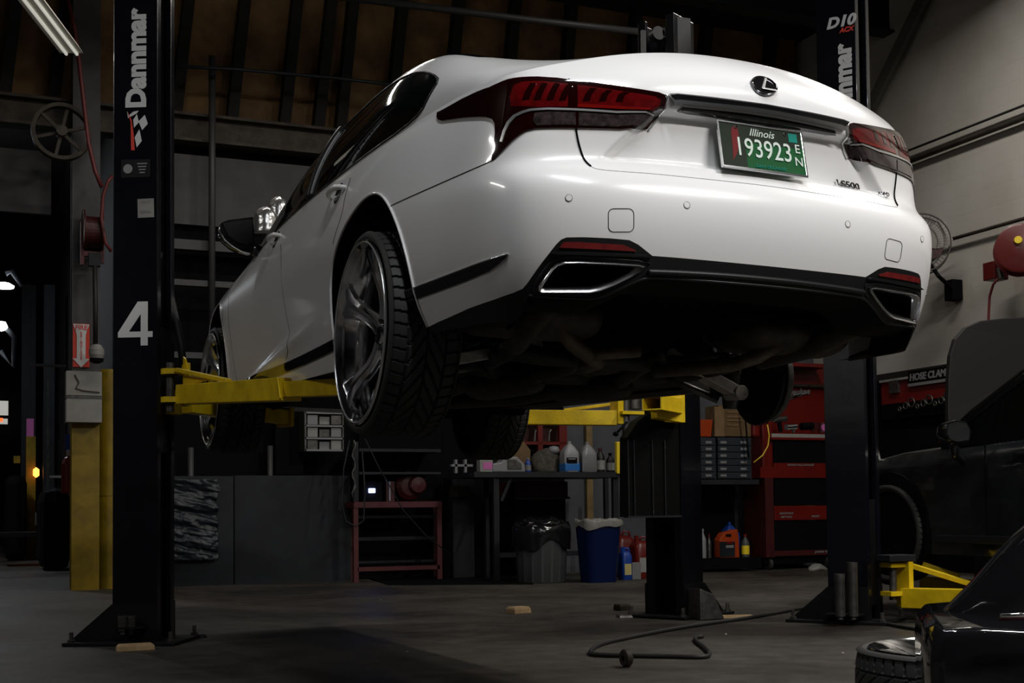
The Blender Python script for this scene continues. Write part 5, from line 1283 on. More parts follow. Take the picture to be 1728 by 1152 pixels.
onwall(ac,'tank',MB().lathe([(0,-.17),(.10,-.16),(.15,-.12),(.155,.12),(.10,.17),(0,.175)],26,c,ax='Y'),'red_dark'); onwall(ac,'end_cap',MB().lathe([(0,-.20),(.08,-.19),(.10,-.155),(.0,-.15)],26,c+Vector((.07,-.02,.01)),ax='Y'),'red_dark')
onwall(ac,'stand_body',pbox(652,812,666,846,YS+.1,.2),'red_dark'); onwall(ac,'handle',pbox(657,812,659,845,YS+.08,.02),'decal_grey')
wl=thing('welder_box','small black box with a glowing blue light on the red stand','welder',wat(628,846,1,YS+.1)); onwall(wl,'case',pbox(612,812,645,846,YS+.1,.3),'black_matte'); onwall(wl,'glow_lamp',pbox(623,824,633,831,YS+.08,.02),'led_blue')
ch=[wat(597,742+i*9,1,YS-.15)+Vector((.02*math.sin(i*1.7),0,0)) for i in range(12)]
wire('chain',ch,[.016 if i%2 else .008 for i in range(12)],'dull_steel','steel chain hanging at the left post of the red stand','chain')
wire('looped_cable',[wat(590,742,1,YS-.2),wat(580,790,1,YS-.2),wat(576,850,1,YS-.2),wat(584,880,1,YS-.2),wat(600,888,1,YS-.2),wat(614,878,1,YS-.2),wat(616,830,1,YS-.2),wat(611,760,1,YS-.2)],.008,'dark_grey_steel','thin grey cord looped beside the red stand','cord')
wire('stand_cable',[wat(616,740,1,YS-.2),wat(640,790,1,YS-.2),wat(655,815,1,YS-.2),wat(680,860,1,YS-.2),wat(720,905,1,YS-.2),wat(760,935,1,YS-.2)],.006,'dark_grey_steel','thin cable slanting down across the red stand','cable')
anchor('floor_mat',MB().prism([tuple(wat(x,y,2,0)[:2]) for x,y in ((606,972),(655,987),(900,986),(880,975),(760,968))],.008),'black_matte','thin black mat in front of the red stand','mat')
# grey clamp press between the stand and the bench
cp=thing('clamp_press','dark vice with pale grey frame left of the workbench','vice',wat(780,845,1,12.85))
onwall(cp,'vice_stand',pbox(764,805,800,970,12.75,.3,0),'dark_grey_steel'); onwall(cp,'vice_frame',pbox(768,775,772,798,12.7,.05),'grey_plastic'); onwall(cp,'vice_frame',pbox(784,775,788,800,12.7,.05),'grey_plastic'); onwall(cp,'vice_frame',pbox(762,783,798,787,12.7,.05),'grey_plastic'); onwall(cp,'vice_jaw',pbox(766,820,792,838,12.7,.15),'rust_steel')
# ---- workbench
YW=11.9
wb=thing('workbench','grey steel workbench behind the two bins','workbench',wat(925,975,1,YW))
def pw(name,x0,y0,x1,y1,m,yy=YW,dep=.05,zfix=None,**k): return W2(wb,pbox(x0,y0,x1,y1,yy,dep,zfix)).build(name,m,wb,**k)
pw('worktop',800,796,1052,805,'dark_grey_steel',YW,.75)
for x0 in (834,1036): 
    pw('leg',x0,805,x0+9,978,'dark_grey_steel',YW+.03,.05,0); pw('leg',x0-14,805,x0-8,978,'dark_grey_steel',YW+.65,.05,0)
W2(wb,MB().bar(wat(846,845,1,YW+.05),wat(862,806,1,YW+.05),.03,.01,up=(0,1,0))).build('corner_brace','dark_grey_steel',wb)
pw('back_rail',838,930,1040,938,'dark_grey_steel',YW+.65)
def px_item(name,label,cat_,px,pyb,yy): return thing(name,label,cat_,wat(px,pyb,1,yy))
zt=wat(925,796,1,YW+.0).z
def item(name,label,cat_,px,yy=YW+.2): p=wat(px,796,1,yy); return thing(name,label,cat_,(p.x,p.y,zt))
K=1/ (2150/12.6)   # metres per pixel at the bench
def jug(t,m1,m2,label_y=None,h=.33,w=.17):
    r=[]
    for z,a,b in ((0,.46,.30),(.01,.5,.34),(.18,.5,.34),(.215,.48,.33),(.27,.28,.2),(.30,.12,.12)):
        r.append([Vector((w*a*max(-1,min(1,1.25*math.cos(q))),w*b*1.4*max(-1,min(1,1.25*math.sin(q))),z*h/.33)) for q in np.linspace(0,6.283,20,endpoint=False)])
    MB().loft(r).build('jug_body',m1,t,smooth=45)
    MB().cyl((0,0,.295*h/.33),(0,0,h),.022,14).build('cap',m1 if m2 is None else m1,t,smooth=30)
    MB().tube([(w*.1,0,.29*h/.33),(w*.36,0,.26*h/.33),(w*.44,0,.20*h/.33)],.010,6).build('handle',m1,t,smooth=0)
    if m2: 
        MB().box((-.0,0,.055),(w*.99+.006,w*.95*1.0+.004,.10)).build('blue_fill',m2,t,bevel=.02)
        MB().box((-.01,-w*.49,.125),(w*.7,.006,.06)).build('label','gloss_black',t); MB().box((-.01,-w*.495,.14),(w*.5,.006,.012)).build('label_print','label_white',t)
t=item('washer_jug','white jug with blue lower half on the workbench','jug',961); jug(t,'jug_white','blue_liquid',h=.33)
t=item('plain_jug','plain white jug beside the blue and white jug','jug',991); jug(t,'jug_clear',None,h=.325)
def bottle(t,m,cap,h=.26,r=.045,band=None):
    MB().lathe([(0,0),(r,0),(r*1.02,.01),(r*1.02,h*.6),(r*.9,h*.68),(r*.35,h*.85),(r*.35,h*.9)],20).build('bottle_body',m,t,smooth=40)
    MB().lathe([(0,h*.88),(r*.42,h*.88),(r*.42,h),(0,h)],14).build('cap',cap,t,smooth=40)
    if band: MB().lathe([(r*1.03,h*.12),(r*1.05,h*.12),(r*1.05,h*.5),(r*1.03,h*.5)],20).build('label',band,t,smooth=40)
bottle(item('spray_bottle','dark bottle with red cap right of the white jugs','bottle',1013),'black_plastic','red_dark',.26,.05,'label_grey')
bottle(item('spray_bottle','squat dark bottle with pale label near the bench end','bottle',1030),'black_plastic','black_matte',.21,.045,'label_grey')
o=solo('spirit_level',pbox(1041,745,1048,799,YW-.02,.05),'yellow_plastic','yellow level standing on end beside the middle column','level',bevel=.008)
o.location.z=wat(1044,799,1,YW-.02).z
bottle(item('spray_can','blue and white spray can in front of the dark cloth','spray can',891,YW+.12),'blue_plastic','label_white',.15,.032,'label_white')
t=item('carry_case','grey moulded case with handle on the workbench','case',856,YW+.1)
MB().prism([(-.19,0),(.17,0),(.16,.08),(.08,.155),(-.05,.155),(-.09,.10),(-.19,.08)],.16,(0,.08,0),frame((1,0,0),(0,0,1),(0,-1,0))).build('case_body','grey_plastic',t,bevel=.012)
MB().prism([(-.03,.03),(.125,.03),(.115,.085),(.06,.125),(-.03,.125)],.01,(0,-.081,0),frame((1,0,0),(0,0,1),(0,-1,0))).build('case_window','dull_steel',t)
t=item('pink_box','small white box with pink label at the bench end','box',818,YW+.08); MB().box((0,0,.06),(.14,.1,.12)).build('box_body','label_grey',t,bevel=.006); MB().box((.012,-.052,.062),(.10,.004,.07)).build('label','pink_label',t)
t=item('paper_bag','crumpled brown paper bag behind the grey case','bag',866,YW+.42)
MB().loft([[Vector((sx*w*(1+.08*math.sin(k*2.1+z*30)),sy*d,z)) for k,(sx,sy) in enumerate(((-1,-1),(-.3,-1.1),(.4,-.95),(1,-1),(1.05,0),(1,1),(0,1.05),(-1,1)))] for z,w,d in ((0,.15,.09),(.12,.16,.10),(.24,.155,.08),(.33,.12,.03))]).build('bag_body','box_brown',t,smooth=30)
t=item('cloth_heap','dark olive cloth heap between the can and the jugs','cloth',920,YW+.42)
g=[]
for i in range(9):
    z=.27*i/8; k=math.sqrt(max(0,1-(i/8)**2))*.9+.08
    g.append([Vector((.20*k*(1+.15*math.sin(3*a+i))*math.cos(a)+.03*i/8,.14*k*math.sin(a),z)) for a in np.linspace(0,6.283,22,endpoint=False)])
MB().loft(g).build('cloth','cloth_olive',t,smooth=0); t2=t
MB().lathe([(0,.05),(.05,.04),(.065,0),(.05,-.03),(0,-.04)],16,(.08,-.05,.24)).build('pale_knot','grey_plastic',t,smooth=0)
bottle(item('solvent_bottle','pale bottle with pink top left of the paper bag','bottle',830,YW+.35),'grey_plastic','pink_label',.27,.04,'sheet_dark')
# red hutch and chest behind the bench
rh=thing('tool_rack','red open tool rack behind the workbench','tool rack',wat(910,860,1,13.0))
def pr2(name,x0,y0,x1,y1,m,yy=12.9,dep=.05,**k): return W2(rh,pbox(x0,y0,x1,y1,yy,dep)).build(name,m,rh,**k)
for a,b in ((862,867),(908,916),(944,957)): pr2('upright',a,700,b,762,'red_tool')
pr2('shelf',862,745,957,750,'red_tool',12.9,.2); pr2('shelf',862,700,957,706,'red_tool',12.9,.2); pr2('back_panel',862,700,957,762,'red_dark',13.1,.1)
for px in (902,926): p=wat(px,744,1,12.95); W2(rh,MB().tube([p,p+Vector((.01,0,.10)),p+Vector((.03,0,.13))],.012,6)).build('hanging_tool','dull_steel',rh)
tc=thing('tool_chest','dark red tool chest standing under the workbench','tool chest',wat(918,905,1,12.75))
def pt(name,x0,y0,x1,y1,m,yy=12.6,dep=.5,**k): return W2(tc,pbox(x0,y0,x1,y1,yy,dep)).build(name,m,tc,**k)
pt('chest_body',868,812,958,838,'red_dark'); pt('drawer_rail',868,838,962,842,'rust_steel',12.57); pt('chest_base',868,842,955,960,'black_matte')
# wood stud, bins, cans
far('wood_stud',991,715,1001,955,13.1,.05,'wood_raw','pale bare wooden stud on the grey wall behind the jugs','stud',zfix=0)
def bin_(name,label,px,pyb,rb,rt,h,m,bagm,y_over=None):
    p=wat(px,pyb,2,0); t=thing(name,label,'bin',(p.x,p.y+rb,0))
    rings=[]
    for z,r in ((0,rb*.96),(.01,rb),(h*.9,rt*.98),(h*.91,rt*1.03),(h,rt*1.03),(h,rt*.95),(.02,rb*.9)):
        rings.append([Vector((r*(1+.012*math.cos(16*a))*math.cos(a),r*(1+.012*math.cos(16*a))*math.sin(a),z)) for a in np.linspace(0,6.283,96,endpoint=False)])
    MB().loft(rings).build('bin_body',m,t,smooth=40)
    return t,p
t,p=bin_('trash_bin','grey trash bin lined with a black bag',931,984,.235,.265,.55,'bin_grey','bag_black')
def bag(t,r,h0,h1,m,seed,name='bag_liner'):
    rg=random.Random(seed); g=[]
    for i,(k,z) in enumerate(((.90,h1-.06),(.97,h1),(1.03,h1+.02),(1.09,h1-.02),(1.10,h1-(h1-h0)*.5),(1.06,h0))):
        g.append([Vector((r*(k+.035*math.sin(a*7+i)+.03*rg.random())*math.cos(a),r*(k+.035*math.sin(a*5+i*1.3)+.03*rg.random())*math.sin(a),z+.02*math.sin(a*6+i)+(.05*math.sin(a*3)*(i==5)))) for a in np.linspace(0,6.283,60,endpoint=False)])
    o=MB().loft(g,cap=False).build(name,m,t,smooth=0); return o
bag(t,.265,.36,.56,'bag_black',1)
g=[]
rg=random.Random(5)
for i,(k,z) in enumerate(((.92,.55),(.75,.60),(.45,.62),(.1,.60))): g.append([Vector((.265*(k+.05*rg.random())*math.cos(a),.265*(k+.05*rg.random())*math.sin(a),z+.035*rg.random())) for a in np.linspace(0,6.283,40,endpoint=False)])
MB().loft(g,cap=True).build('bag_top','bag_black',t,smooth=0)
p=wat(1022,983,2,0); t=thing('recycling_bin','blue bin with a white bag rim, right of the grey bin','bin',(p.x,p.y+.15,0))
r=[]
for z,w,d in ((0,.145,.13),(.01,.15,.135),(.55,.19,.17),(.57,.20,.18),(.59,.20,.18),(.59,.18,.16),(.03,.14,.12)):
    r.append([Vector((w*max(-1,min(1,1.2*math.cos(a))),d*max(-1,min(1,1.2*math.sin(a))),z)) for a in np.linspace(0,6.283,32,endpoint=False)])
MB().loft(r).build('bin_body','blue_bin',t,smooth=40); 
rg=random.Random(9); g=[]
for i,(k,z) in enumerate(((.85,.56),(.95,.605),(1.04,.61),(1.08,.585),(1.08,.555))): g.append([Vector((.195*k*max(-1,min(1,1.2*math.cos(a)))+.008*rg.random(),.175*k*max(-1,min(1,1.2*math.sin(a)))-.008*rg.random(),z+.012*math.sin(a*5+i)+.012*rg.random()-(.035 if i==4 else 0)*(1+math.sin(a*2))/2)) for a in np.linspace(0,6.283,56,endpoint=False)])
MB().loft(g,cap=False).build('bag_liner','bag_white',t,smooth=0)
def can(name,label,px,pyb,yoff,w,d,h,m,lab=None,handle=True,rz=0,cat_='can'):
    p=wat(px,pyb,2,0); t=thing(name,label,cat_,(p.x,p.y+yoff,0),rz)
    r=[]
    for z,k in ((0,.94),(.01,1),(h*.72,1),(h*.82,.8),(h*.88,.35)):
        r.append([Vector((w/2*k*max(-1,min(1,1.25*math.cos(a))),d/2*k*max(-1,min(1,1.25*math.sin(a))),z)) for a in np.linspace(0,6.283,20,endpoint=False)])
    MB().loft(r).build('can_body',m,t,smooth=45); MB().cyl((-.25*w,0,h*.78),(-.25*w,0,h),.025,12).build('cap',m,t,smooth=30)
    if handle: MB().tube([(-.1*w,0,h*.84),(.05*w,0,h*.97),(.34*w,0,h*.95),(.44*w,0,h*.74)],.014,8).build('handle',m,t,smooth=0)
    if lab: MB().box((0,-d/2-.001,h*.32),(w*.7,.006,h*.34)).build('label',lab,t)
    return t
can('coolant_jug','blue jug with yellow label between the blue bin and the red cans',1060,978,.06,.11,.12,.33,'blue_plastic','oil_can_gold',cat_='jug')
can('gas_can','rear red fuel can behind the blue jug',1070,968,.25,.22,.22,.48,'red_tool')
can('gas_can','front red fuel can beside the middle column',1090,976,.1,.20,.2,.44,'red_tool','label_grey')
o=solo('white_box',MB().box((0,0,.0),(.10,.08,.17)),'label_white','small white box between the blue jug and the front fuel can','box',bevel=.004); p=wat(1076,977,2,0); o.location=(p.x-.02,p.y+.02,0)
# ---- organiser bench with drawer cabinets
YD=12.3
ob_=thing('side_bench','black bench under the drawer cabinets','bench',wat(1235,958,1,YD))
def pd(t,name,x0,y0,x1,y1,m,yy=YD,dep=.05,zfix=None,**k): return W2(t,pbox(x0,y0,x1,y1,yy,dep,zfix)).build(name,m,t,**k)
pd(ob_,'bench_top',1172,809,1281,817,'dark_grey_steel',YD-.05,.6); pd(ob_,'lower_shelf',1172,941,1285,950,'black_matte',YD,.5,.03); pd(ob_,'leg',1172,817,1178,960,'dark_grey_steel',YD,.05,0); pd(ob_,'leg',1240,817,1246,960,'dark_grey_steel',YD+.45,.05,0); pd(ob_,'back_panel',1160,817,1252,950,'black_matte',YD+.5,.03)
zt2=wat(1225,809,1,YD).z
for x0,x1,lx,lb in ((1176,1208,(1196,),'left drawer cabinet, partly hidden by the middle column'),(1211,1268,(1221,1255),'right drawer cabinet below the cardboard box')):
    t=thing('drawer_cabinet',lb,'drawer cabinet',wat((x0+x1)/2,808,1,YD)); t['label']='blue-grey '+lb
    pd(t,'cabinet_body',x0,738,x1,808.5,'drawer_blue',YD+.02,.3)
    for k in range(6):
        y0=741+k*11.2; dr=pd(t,'drawer',x0+1,y0,x1-1,y0+10,'drawer_blue',YD,.04,bevel=.004)
        for l in lx: pd(t,'drawer_label',l-5,y0+3,l+5,y0+7,'label_white',YD-.006,.006,parent=dr) if False else W2(t,pbox(l-5,y0+3,l+5,y0+7,YD-.006,.006)).build('drawer_label','label_white',dr)
t=thing('storage_bin','orange plastic bin on top of the left drawer cabinet','bin',wat(1193,736,1,YD)); a=wat(1193,737,1,YD); w=.085
MB().loft([[Vector((sx*k*w,sy*k*.08+.1,z)) for sx,sy in((-1,-1),(1,-1),(1,1),(-1,1))] for z,k in ((0,.85),(.19,1.05),(.19,.98),(.02,.8))]).build('bin_body','orange_plastic',t,bevel=.004)
t=thing('carton','brown cardboard box on top of the right drawer cabinet','cardboard box',wat(1238,736,1,YD))
pd(t,'carton_body',1213,684,1267,736,'box_brown',YD+.03,.28,bevel=.004); pd(t,'carton_side',1206,686,1222,736,'box_brown_dark',YD+.01,.2)
for y0 in (694,702,708,716): pd(t,'carton_print',1227,y0,1252-(y0%3)*3,y0+2.5,'box_brown_dark',YD+.022,.01)
far('red_panel',1270,683,1283,737,YD+.05,.2,'red_tool','red rounded case between the cardboard box and the red tool cabinet','case',bevel=.03)
def sitem(name,label,px,h,w,m,lab=None,**k):
    p=wat(px,941,1,YD+.12); t=thing(name,label,'bottle',(p.x,p.y,wat(1225,941,1,YD).z)); bottle(t,m,k.get('cap','red_tool'),h,w/2,lab); return t
sitem('oil_bottle','tall pale bottle on the lower bench shelf',1186,.33,.08,'grey_plastic',None,cap='grey_plastic')
sitem('oil_bottle','slim grey bottle with red cap on the lower bench shelf',1197,.27,.05,'dull_steel')
sitem('oil_bottle','bottle with yellow label right of the orange jug',1258,.26,.09,'bin_grey','yellow_plastic')
t=thing('oil_jug','orange and dark motor oil jug on the lower bench shelf','jug',(wat(1228,941,1,YD+.1).x,YD+.12,wat(1225,941,1,YD).z))
MB().prism([(-.13,0),(.13,0),(.13,.20),(.12,.31),(-.06,.31),(-.12,.25),(-.12,.20),(.03,.22),(.045,.18),(.03,.0)][:2]+[(.13,0),(.13,.22),(.11,.32),(-.07,.28),(-.13,.2)],.12,(0,.06,0),frame((1,0,0),(0,0,1),(0,-1,0))).build('jug_body','orange_plastic',t,bevel=.008)
MB().box((-.03,-.062,.095),(.20,.006,.17)).build('label','sheet_dark',t); MB().box((-.0,-.067,.125),(.10,.004,.03)).build('label_print','label_white',t); MB().box((.0,-.067,.165),(.08,.004,.02)).build('label_print','red_tool',t)
MB().box((-.01,-.062,.25),(.07,.008,.03)).build('handle_hole','black_matte',t,bevel=.003)
t=thing('coolant_jug','blue jug behind the orange oil jug','jug',(wat(1234,941,1,YD+.3).x,YD+.33,wat(1225,941,1,YD).z)); jug(t,'blue_plastic',None,h=.40,w=.2)
# ---- red tool cabinet with hutch
YT=12.35
tcb=thing('tool_cabinet','tall red tool cabinet with open hutch at the back wall','tool cabinet',wat(1350,960,1,YT))
def pc_(name,x0,y0,x1,y1,m,yy=YT,dep=.05,zfix=None,par=None,**k): return W2(tcb,pbox(x0,y0,x1,y1,yy,dep,zfix)).build(name,m,par or tcb,**k)
hb=pc_('hutch_back',1296,618,1402,805,'red_tool',YT+.42,.04); pc_('hutch_top',1296,612,1402,618,'red_tool',YT+.1,.35); pc_('hutch_side',1286,650,1304,800,'red_tool',YT+.05,.4,bevel=.02)
pc_('hutch_lip',1305,648,1402,652,'rust_steel',YT+.35,.02)
p=wat(1340,662,1,YT+.40); tm=text('Milwaukee',.105,.002,.003,.3,sx=1.0); tm.xf(RW@Matrix.Rotation(.10,3,'Z'),p); W2(tcb,tm).build('brand_script','label_white',hb)
for a,b,c_,d_2 in ((1308,678,1352,666),(1322,676,1366,660)): W2(tcb,MB().bar(wat(a,b,1,YT+.405),wat(c_,d_2,1,YT+.405),.02,.02,up=(0,1,0))).build('brand_bolt','label_white',hb)
pc_('work_shelf',1302,732,1402,738,'label_grey',YT+.05,.4); pc_('shelf_front',1302,738,1402,742,'red_tool',YT,.4)
pc_('top_drawers',1306,742,1398,781,'black_matte',YT+.03,.4); st_=pc_('text_strip',1306,781,1396,788,'red_tool',YT,.4)
def strip_text(s,px,py,size,sx=1,yy=YT,sh=.2):
    p=wat(px,py,1,yy-.004); tm=text(s,size,.001,.001,sh,sx=sx); tm.xf(RW,p); W2(tcb,tm).build('strip_text','label_white',st_)
strip_text('POWER TOOL STORAGE',1351,784.5,.030,1.1)
pc_('chest_frame',1283,788,1402,806,'red_tool',YT,.45)
pc_('side_post',1292,806,1306,940,'red_dark',YT,.45); pc_('mid_drawers',1307,806,1400,852,'black_matte',YT+.02,.4); dr=pc_('red_drawer',1307,853,1396,877,'red_tool',YT,.4,bevel=.004)
strip_text('PERFORMANCE',1327,866,.03,.9); strip_text('DEEP TOOLS',1327,872,.03,.9); strip_text('SUPPORT',1376,871,.03,.9)
pc_('low_drawers',1307,878,1400,928,'black_matte',YT+.02,.4); pc_('bottom_rail',1300,928,1404,937,'red_dark',YT,.4); strip_text('power tools',1390,930,.05,1)
pc_('plinth',1290,937,1400,950,'black_matte',YT+.05,.4)
for px in (1297,1392):
    p=wat(px,945,1,YT+.08); W2(tcb,MB().cyl((p.x-.02,p.y,.07),(p.x+.02,p.y,.07),.07,18)).build('castor','dull_steel',tcb,smooth=30)
# hutch contents
def tool(name,label,px,py,parts,yy=YT+.15):
    p=wat(px,733,1,yy); t=thing(name,label,'power tool',(p.x,p.y,wat(1350,732,1,YT+.05).z+.025))
    for nm,m,a,b,r_ in parts: MB().cyl(a,b,r_,14).build(nm,m,t,smooth=30)
    return t
tool('power_drill','silver and black drill lying on the hutch shelf',1315,733,[('motor_body','dull_steel',(-.05,0,.14),(.10,0,.16),.035),('handle','black_matte',(.0,0,.14),(.02,0,.0),.025),('chuck','chrome',(-.10,0,.135),(-.05,0,.14),.02)])
tool('impact_wrench','shiny air wrench in the middle of the hutch shelf',1334,733,[('motor_body','chrome',(-.06,0,.06),(.08,0,.07),.035),('handle','dull_steel',(.03,0,.06),(.05,0,.0),.022)])
tool('angle_grinder','dark red grinder on the right of the hutch shelf',1364,733,[('motor_body','black_matte',(-.10,0,.07),(.06,0,.08),.045),('disc','red_dark',(.08,-.02,.07),(.08,.02,.07),.06)])
tool('battery_light','round red lamp at the right end of the hutch shelf',1388,733,[('lamp_body','red_dark',(0,0,0.0),(0,0,.12),.05),('lamp_ring','pink_label',(0,-.03,.06),(0,-.052,.06),.045)])
wire('yellow_wire',[wat(1295,716,1,YT-.1),wat(1298,735,1,YT-.1),wat(1296,752,1,YT-.1),wat(1287,768,1,YT-.1),wat(1272,780,1,YT-.1)],.008,'wire_yellow','thin yellow wire hanging beside the red tool cabinet','wire')
wire('hanging_cable',[wat(1290,650,1,YT-.1),wat(1291,690,1,YT-.1),wat(1295,716,1,YT-.1)],.006,'black_matte','thin black cord above the yellow wire','cord')
wire('hanging_cable',[wat(1255,680,1,YD-.1),wat(1259,720,1,YD-.1),wat(1262,760,1,YD-.1),wat(1264,772,1,YD-.1)],.010,'black_matte','black cord hanging in front of the cardboard box','cord')
solo('rag',MB().loft([[p+Vector((.13*k*math.cos(a),.07*k*math.sin(a),z+.01*math.sin(a*3))) for a in np.linspace(0,6.283,16,endpoint=False)] for p in [wat(1380,962,2,0)] for z,k in ((0,1),(.03,.9),(.06,.5),(.07,.1))]),'bag_white','crumpled pale rag on the floor at the red tool cabinet','rag',smooth=0)
# ---- floor litter and hoses
def floor_path(pts,z=.012): return [Vector((*wat(x,y,2,0)[:2],z)) for x,y in pts]
def catm(P,n=6):
    P=[2*P[0]-P[1]]+P+[2*P[-1]-P[-2]]; o=[]
    for i in range(1,len(P)-2):
        for k in range(n):
            t=k/n; a,b,c,d=P[i-1:i+3]; o.append(.5*((2*b)+(c-a)*t+(2*a-5*b+4*c-d)*t*t+(3*b-a-3*c+d)*t**3))
    o.append(P[-2]); return o
solo('floor_hose',MB().tube(catm(floor_path([(1393,1022),(1340,1031),(1270,1044),(1200,1054),(1130,1065),(1060,1079),(1015,1090),(998,1101),(1000,1107),(1020,1109),(1060,1110),(1120,1111),(1185,1112),(1197,1107),(1190,1097),(1176,1086),(1174,1079),(1186,1077)])),.011,8),'hose_black','black rubber hose looping over the floor in the foreground','hose',smooth=0)
solo('floor_hose',MB().tube(catm(floor_path([(1480,1052),(1520,1060),(1560,1066),(1620,1070),(1690,1080)])),.011,8),'hose_black','black hose running right from the wall-side column','hose',smooth=0)
p=wat(1057,1125,2,0); cw=thing('castor_wheel','small loose dark wheel standing on the floor by the hose','wheel',(p.x,p.y,0))
MB().lathe([(.012,-.016),(.034,-.018),(.040,-.012),(.040,.012),(.034,.018),(.012,.016)],26,(0,0,.040),ax='X').build('tread','rust_steel',cw,smooth=35); MB().cyl((-.018,0,.04),(.018,0,.04),.013,12).build('wheel_bore','gap_black',cw)
def chunk(name,label,px,py,w,d,h,m,rz=0,cat_='wood block',taper=.85):
    p=wat(px,py,2,0); mb=MB().loft([[Vector((sx*w/2*k,sy*d/2*k+dd,z)) for sx,sy in((-1,-1),(1,-1),(1,1),(-1,1))] for z,k,dd in ((0,1,0),(h*.7,.97,.003),(h,taper,.004))]); mb.xf(Matrix.Rotation(rz,3,'Z')); t=mb.build(name,m,None,bevel=.003); t.location=(p.x,p.y+d/2,0); return tag(t,label,cat_)
chunk('wood_block','small pale wood block alone on the floor behind the car',880,1035,.15,.10,.045,'tan_wood_chip',.3)
chunk('wood_block','brown wood block in front of the foot of column 4',230,1098,.19,.07,.035,'tan_wood_chip',.05)
chunk('wood_strip','pale flat wood strip on the floor right of the middle column',1240,1043,.28,.05,.02,'tan_wood_chip',-.35,'wood strip')
chunk('rubber_block','dark block on the floor left of the middle column',1055,1030,.10,.08,.045,'rust_steel',.2,'block')
chunk('steel_scrap','flat dark steel scrap at the foot of the middle column',1075,1042,.20,.12,.02,'dull_steel',-.3,'scrap')
chunk('steel_scrap','dark bar on the floor right of column 4',318,1078,.22,.05,.02,'dark_grey_steel',.3,'bar')
for x,y,lb_ in ((687,1100,'tiny white speck on the floor in the shadow below the rear bumper'),(1422,1102,'tiny white speck on the floor left of the lying spare wheel'),(642,1012,'tiny pale speck on the floor in front of the red stand'),(1225,1070,'tiny pale speck on the floor inside the loop of the black hose')):
    p=wat(x,y,2,0); o=MB().lathe([(0,0),(.006,0),(.007,.003),(0,.005)],6,(0,0,0)).build('grit_speck','paper_white'); o.location=(p.x,p.y,0); tag(o,lb_,'scrap')
# ---- wheel lying on the floor, lower right
fwh=thing('spare_wheel','chrome wheel and tyre lying flat on the floor at lower right','wheel',(2.86,3.08,0))
RL=Matrix.Rotation(-math.pi/2,3,'Y')   # +x -> +z
T_=MB(); T_.v=[RL.transposed()@Vector((p.x,p.y,p.z)) for p in wheel.t.v]; T_.f=list(wheel.t.f)
def toz(mb): mb.v=[Vector((p.y,p.z,p.x+.133)) for p in mb.v]; return mb
T_=MB(); T_.v=list(wheel.t.v); T_.f=list(wheel.t.f); toz(T_).build('tyre','tyre_rubber',fwh,smooth=35)
pr=[(.312,-.128),(.322,-.112),(.300,-.105),(.292,.02),(.300,.085),(.308,.112),(.323,.122),(.328,.130),(.324,.134),(.314,.126),(.300,.095),(.288,.02),(.288,-.105),(.312,-.128)]
rm=toz(MB().lathe(pr,64,ax='X')).build('rim','chrome',fwh,smooth=40)
toz(MB().lathe([(0,.06),(.03,.06),(.036,.045),(.08,.04),(.088,0),(0,-.02)],32,ax='X')).build('hub','chrome',rm,smooth=40)
for k in range(5):
    a=.4+k*1.2566; rings=[]
    for (r_,wd,x0_,th) in [(.055,.042,.030,.045),(.15,.030,.050,.032),(.25,.045,.085,.026),(.300,.085,.10,.020)]:
        rings.append([Vector((x0_+xx_*th,yy*wd*math.cos(a)-r_*math.sin(a),yy*wd*math.sin(a)+r_*math.cos(a))) for yy,xx_ in ((-1,-.5),(-.96,.25),(-.55,.62),(-.12,.40),(.12,.40),(.55,.62),(.96,.25),(1,-.5))])
    toz(MB().loft(rings)).build('spoke','chrome',rm,smooth=45)
# ---- black car on the right-hand lift
bc=thing('black_car','black car with raised bonnet at the right edge','car',(6.5,5.0,.22))
BX,BW=6.55,.92      # centre line, half width
def bsec(y,hw,z0,zs,zt,crown=.06):
    pts=[]
    for k,(a,b) in enumerate(((-.98,z0),(-1.0,z0+.18),(-1.0,(z0+zs)/2+.05),(-.985,zs-.10),(-.95,zs-.02),(-.88,zs+.015),(-.5,zt),(0,zt+crown*.3))):
        pts.append((a*hw,b))
    pts=pts+[(-x,z) for x,z in pts[-2::-1]]
    return [Vector((BX+x,y,z)) for x,z in pts]
secs=[bsec(7.62,.52,.50,.80,.82),bsec(7.52,.74,.42,.92,.95),bsec(7.25,.87,.40,1.00,1.05),bsec(6.8,.92,.40,1.05,1.10),bsec(6.3,.93,.40,1.07,1.14),bsec(5.6,.93,.40,1.10,1.14),bsec(4.6,.93,.40,1.12,1.16),bsec(3.6,.92,.40,1.13,1.17),bsec(2.9,.90,.42,1.12,1.18)]
W2(bc,MB().loft(secs,cap=True)).build('car_body','car_black',bc,smooth=40)
# arch hole suggestion: dark liner disc and tyre standing proud of the side
W2(bc,MB().lathe([(0,0),(.375,0),(.375,.012),(.0,.012)],40,(BX-.935,6.83,.56),ax='X')).build('wheel_arch','gap_black',bc)
tt_=MB(); tt_.v=[Vector((p.x*.8,p.y*.88,p.z*.88))+Vector((BX-.86,6.83,.53)) for p in wheel.t.v]; tt_.f=list(wheel.t.f); W2(bc,tt_).build('tyre','tyre_rubber',bc,smooth=35)
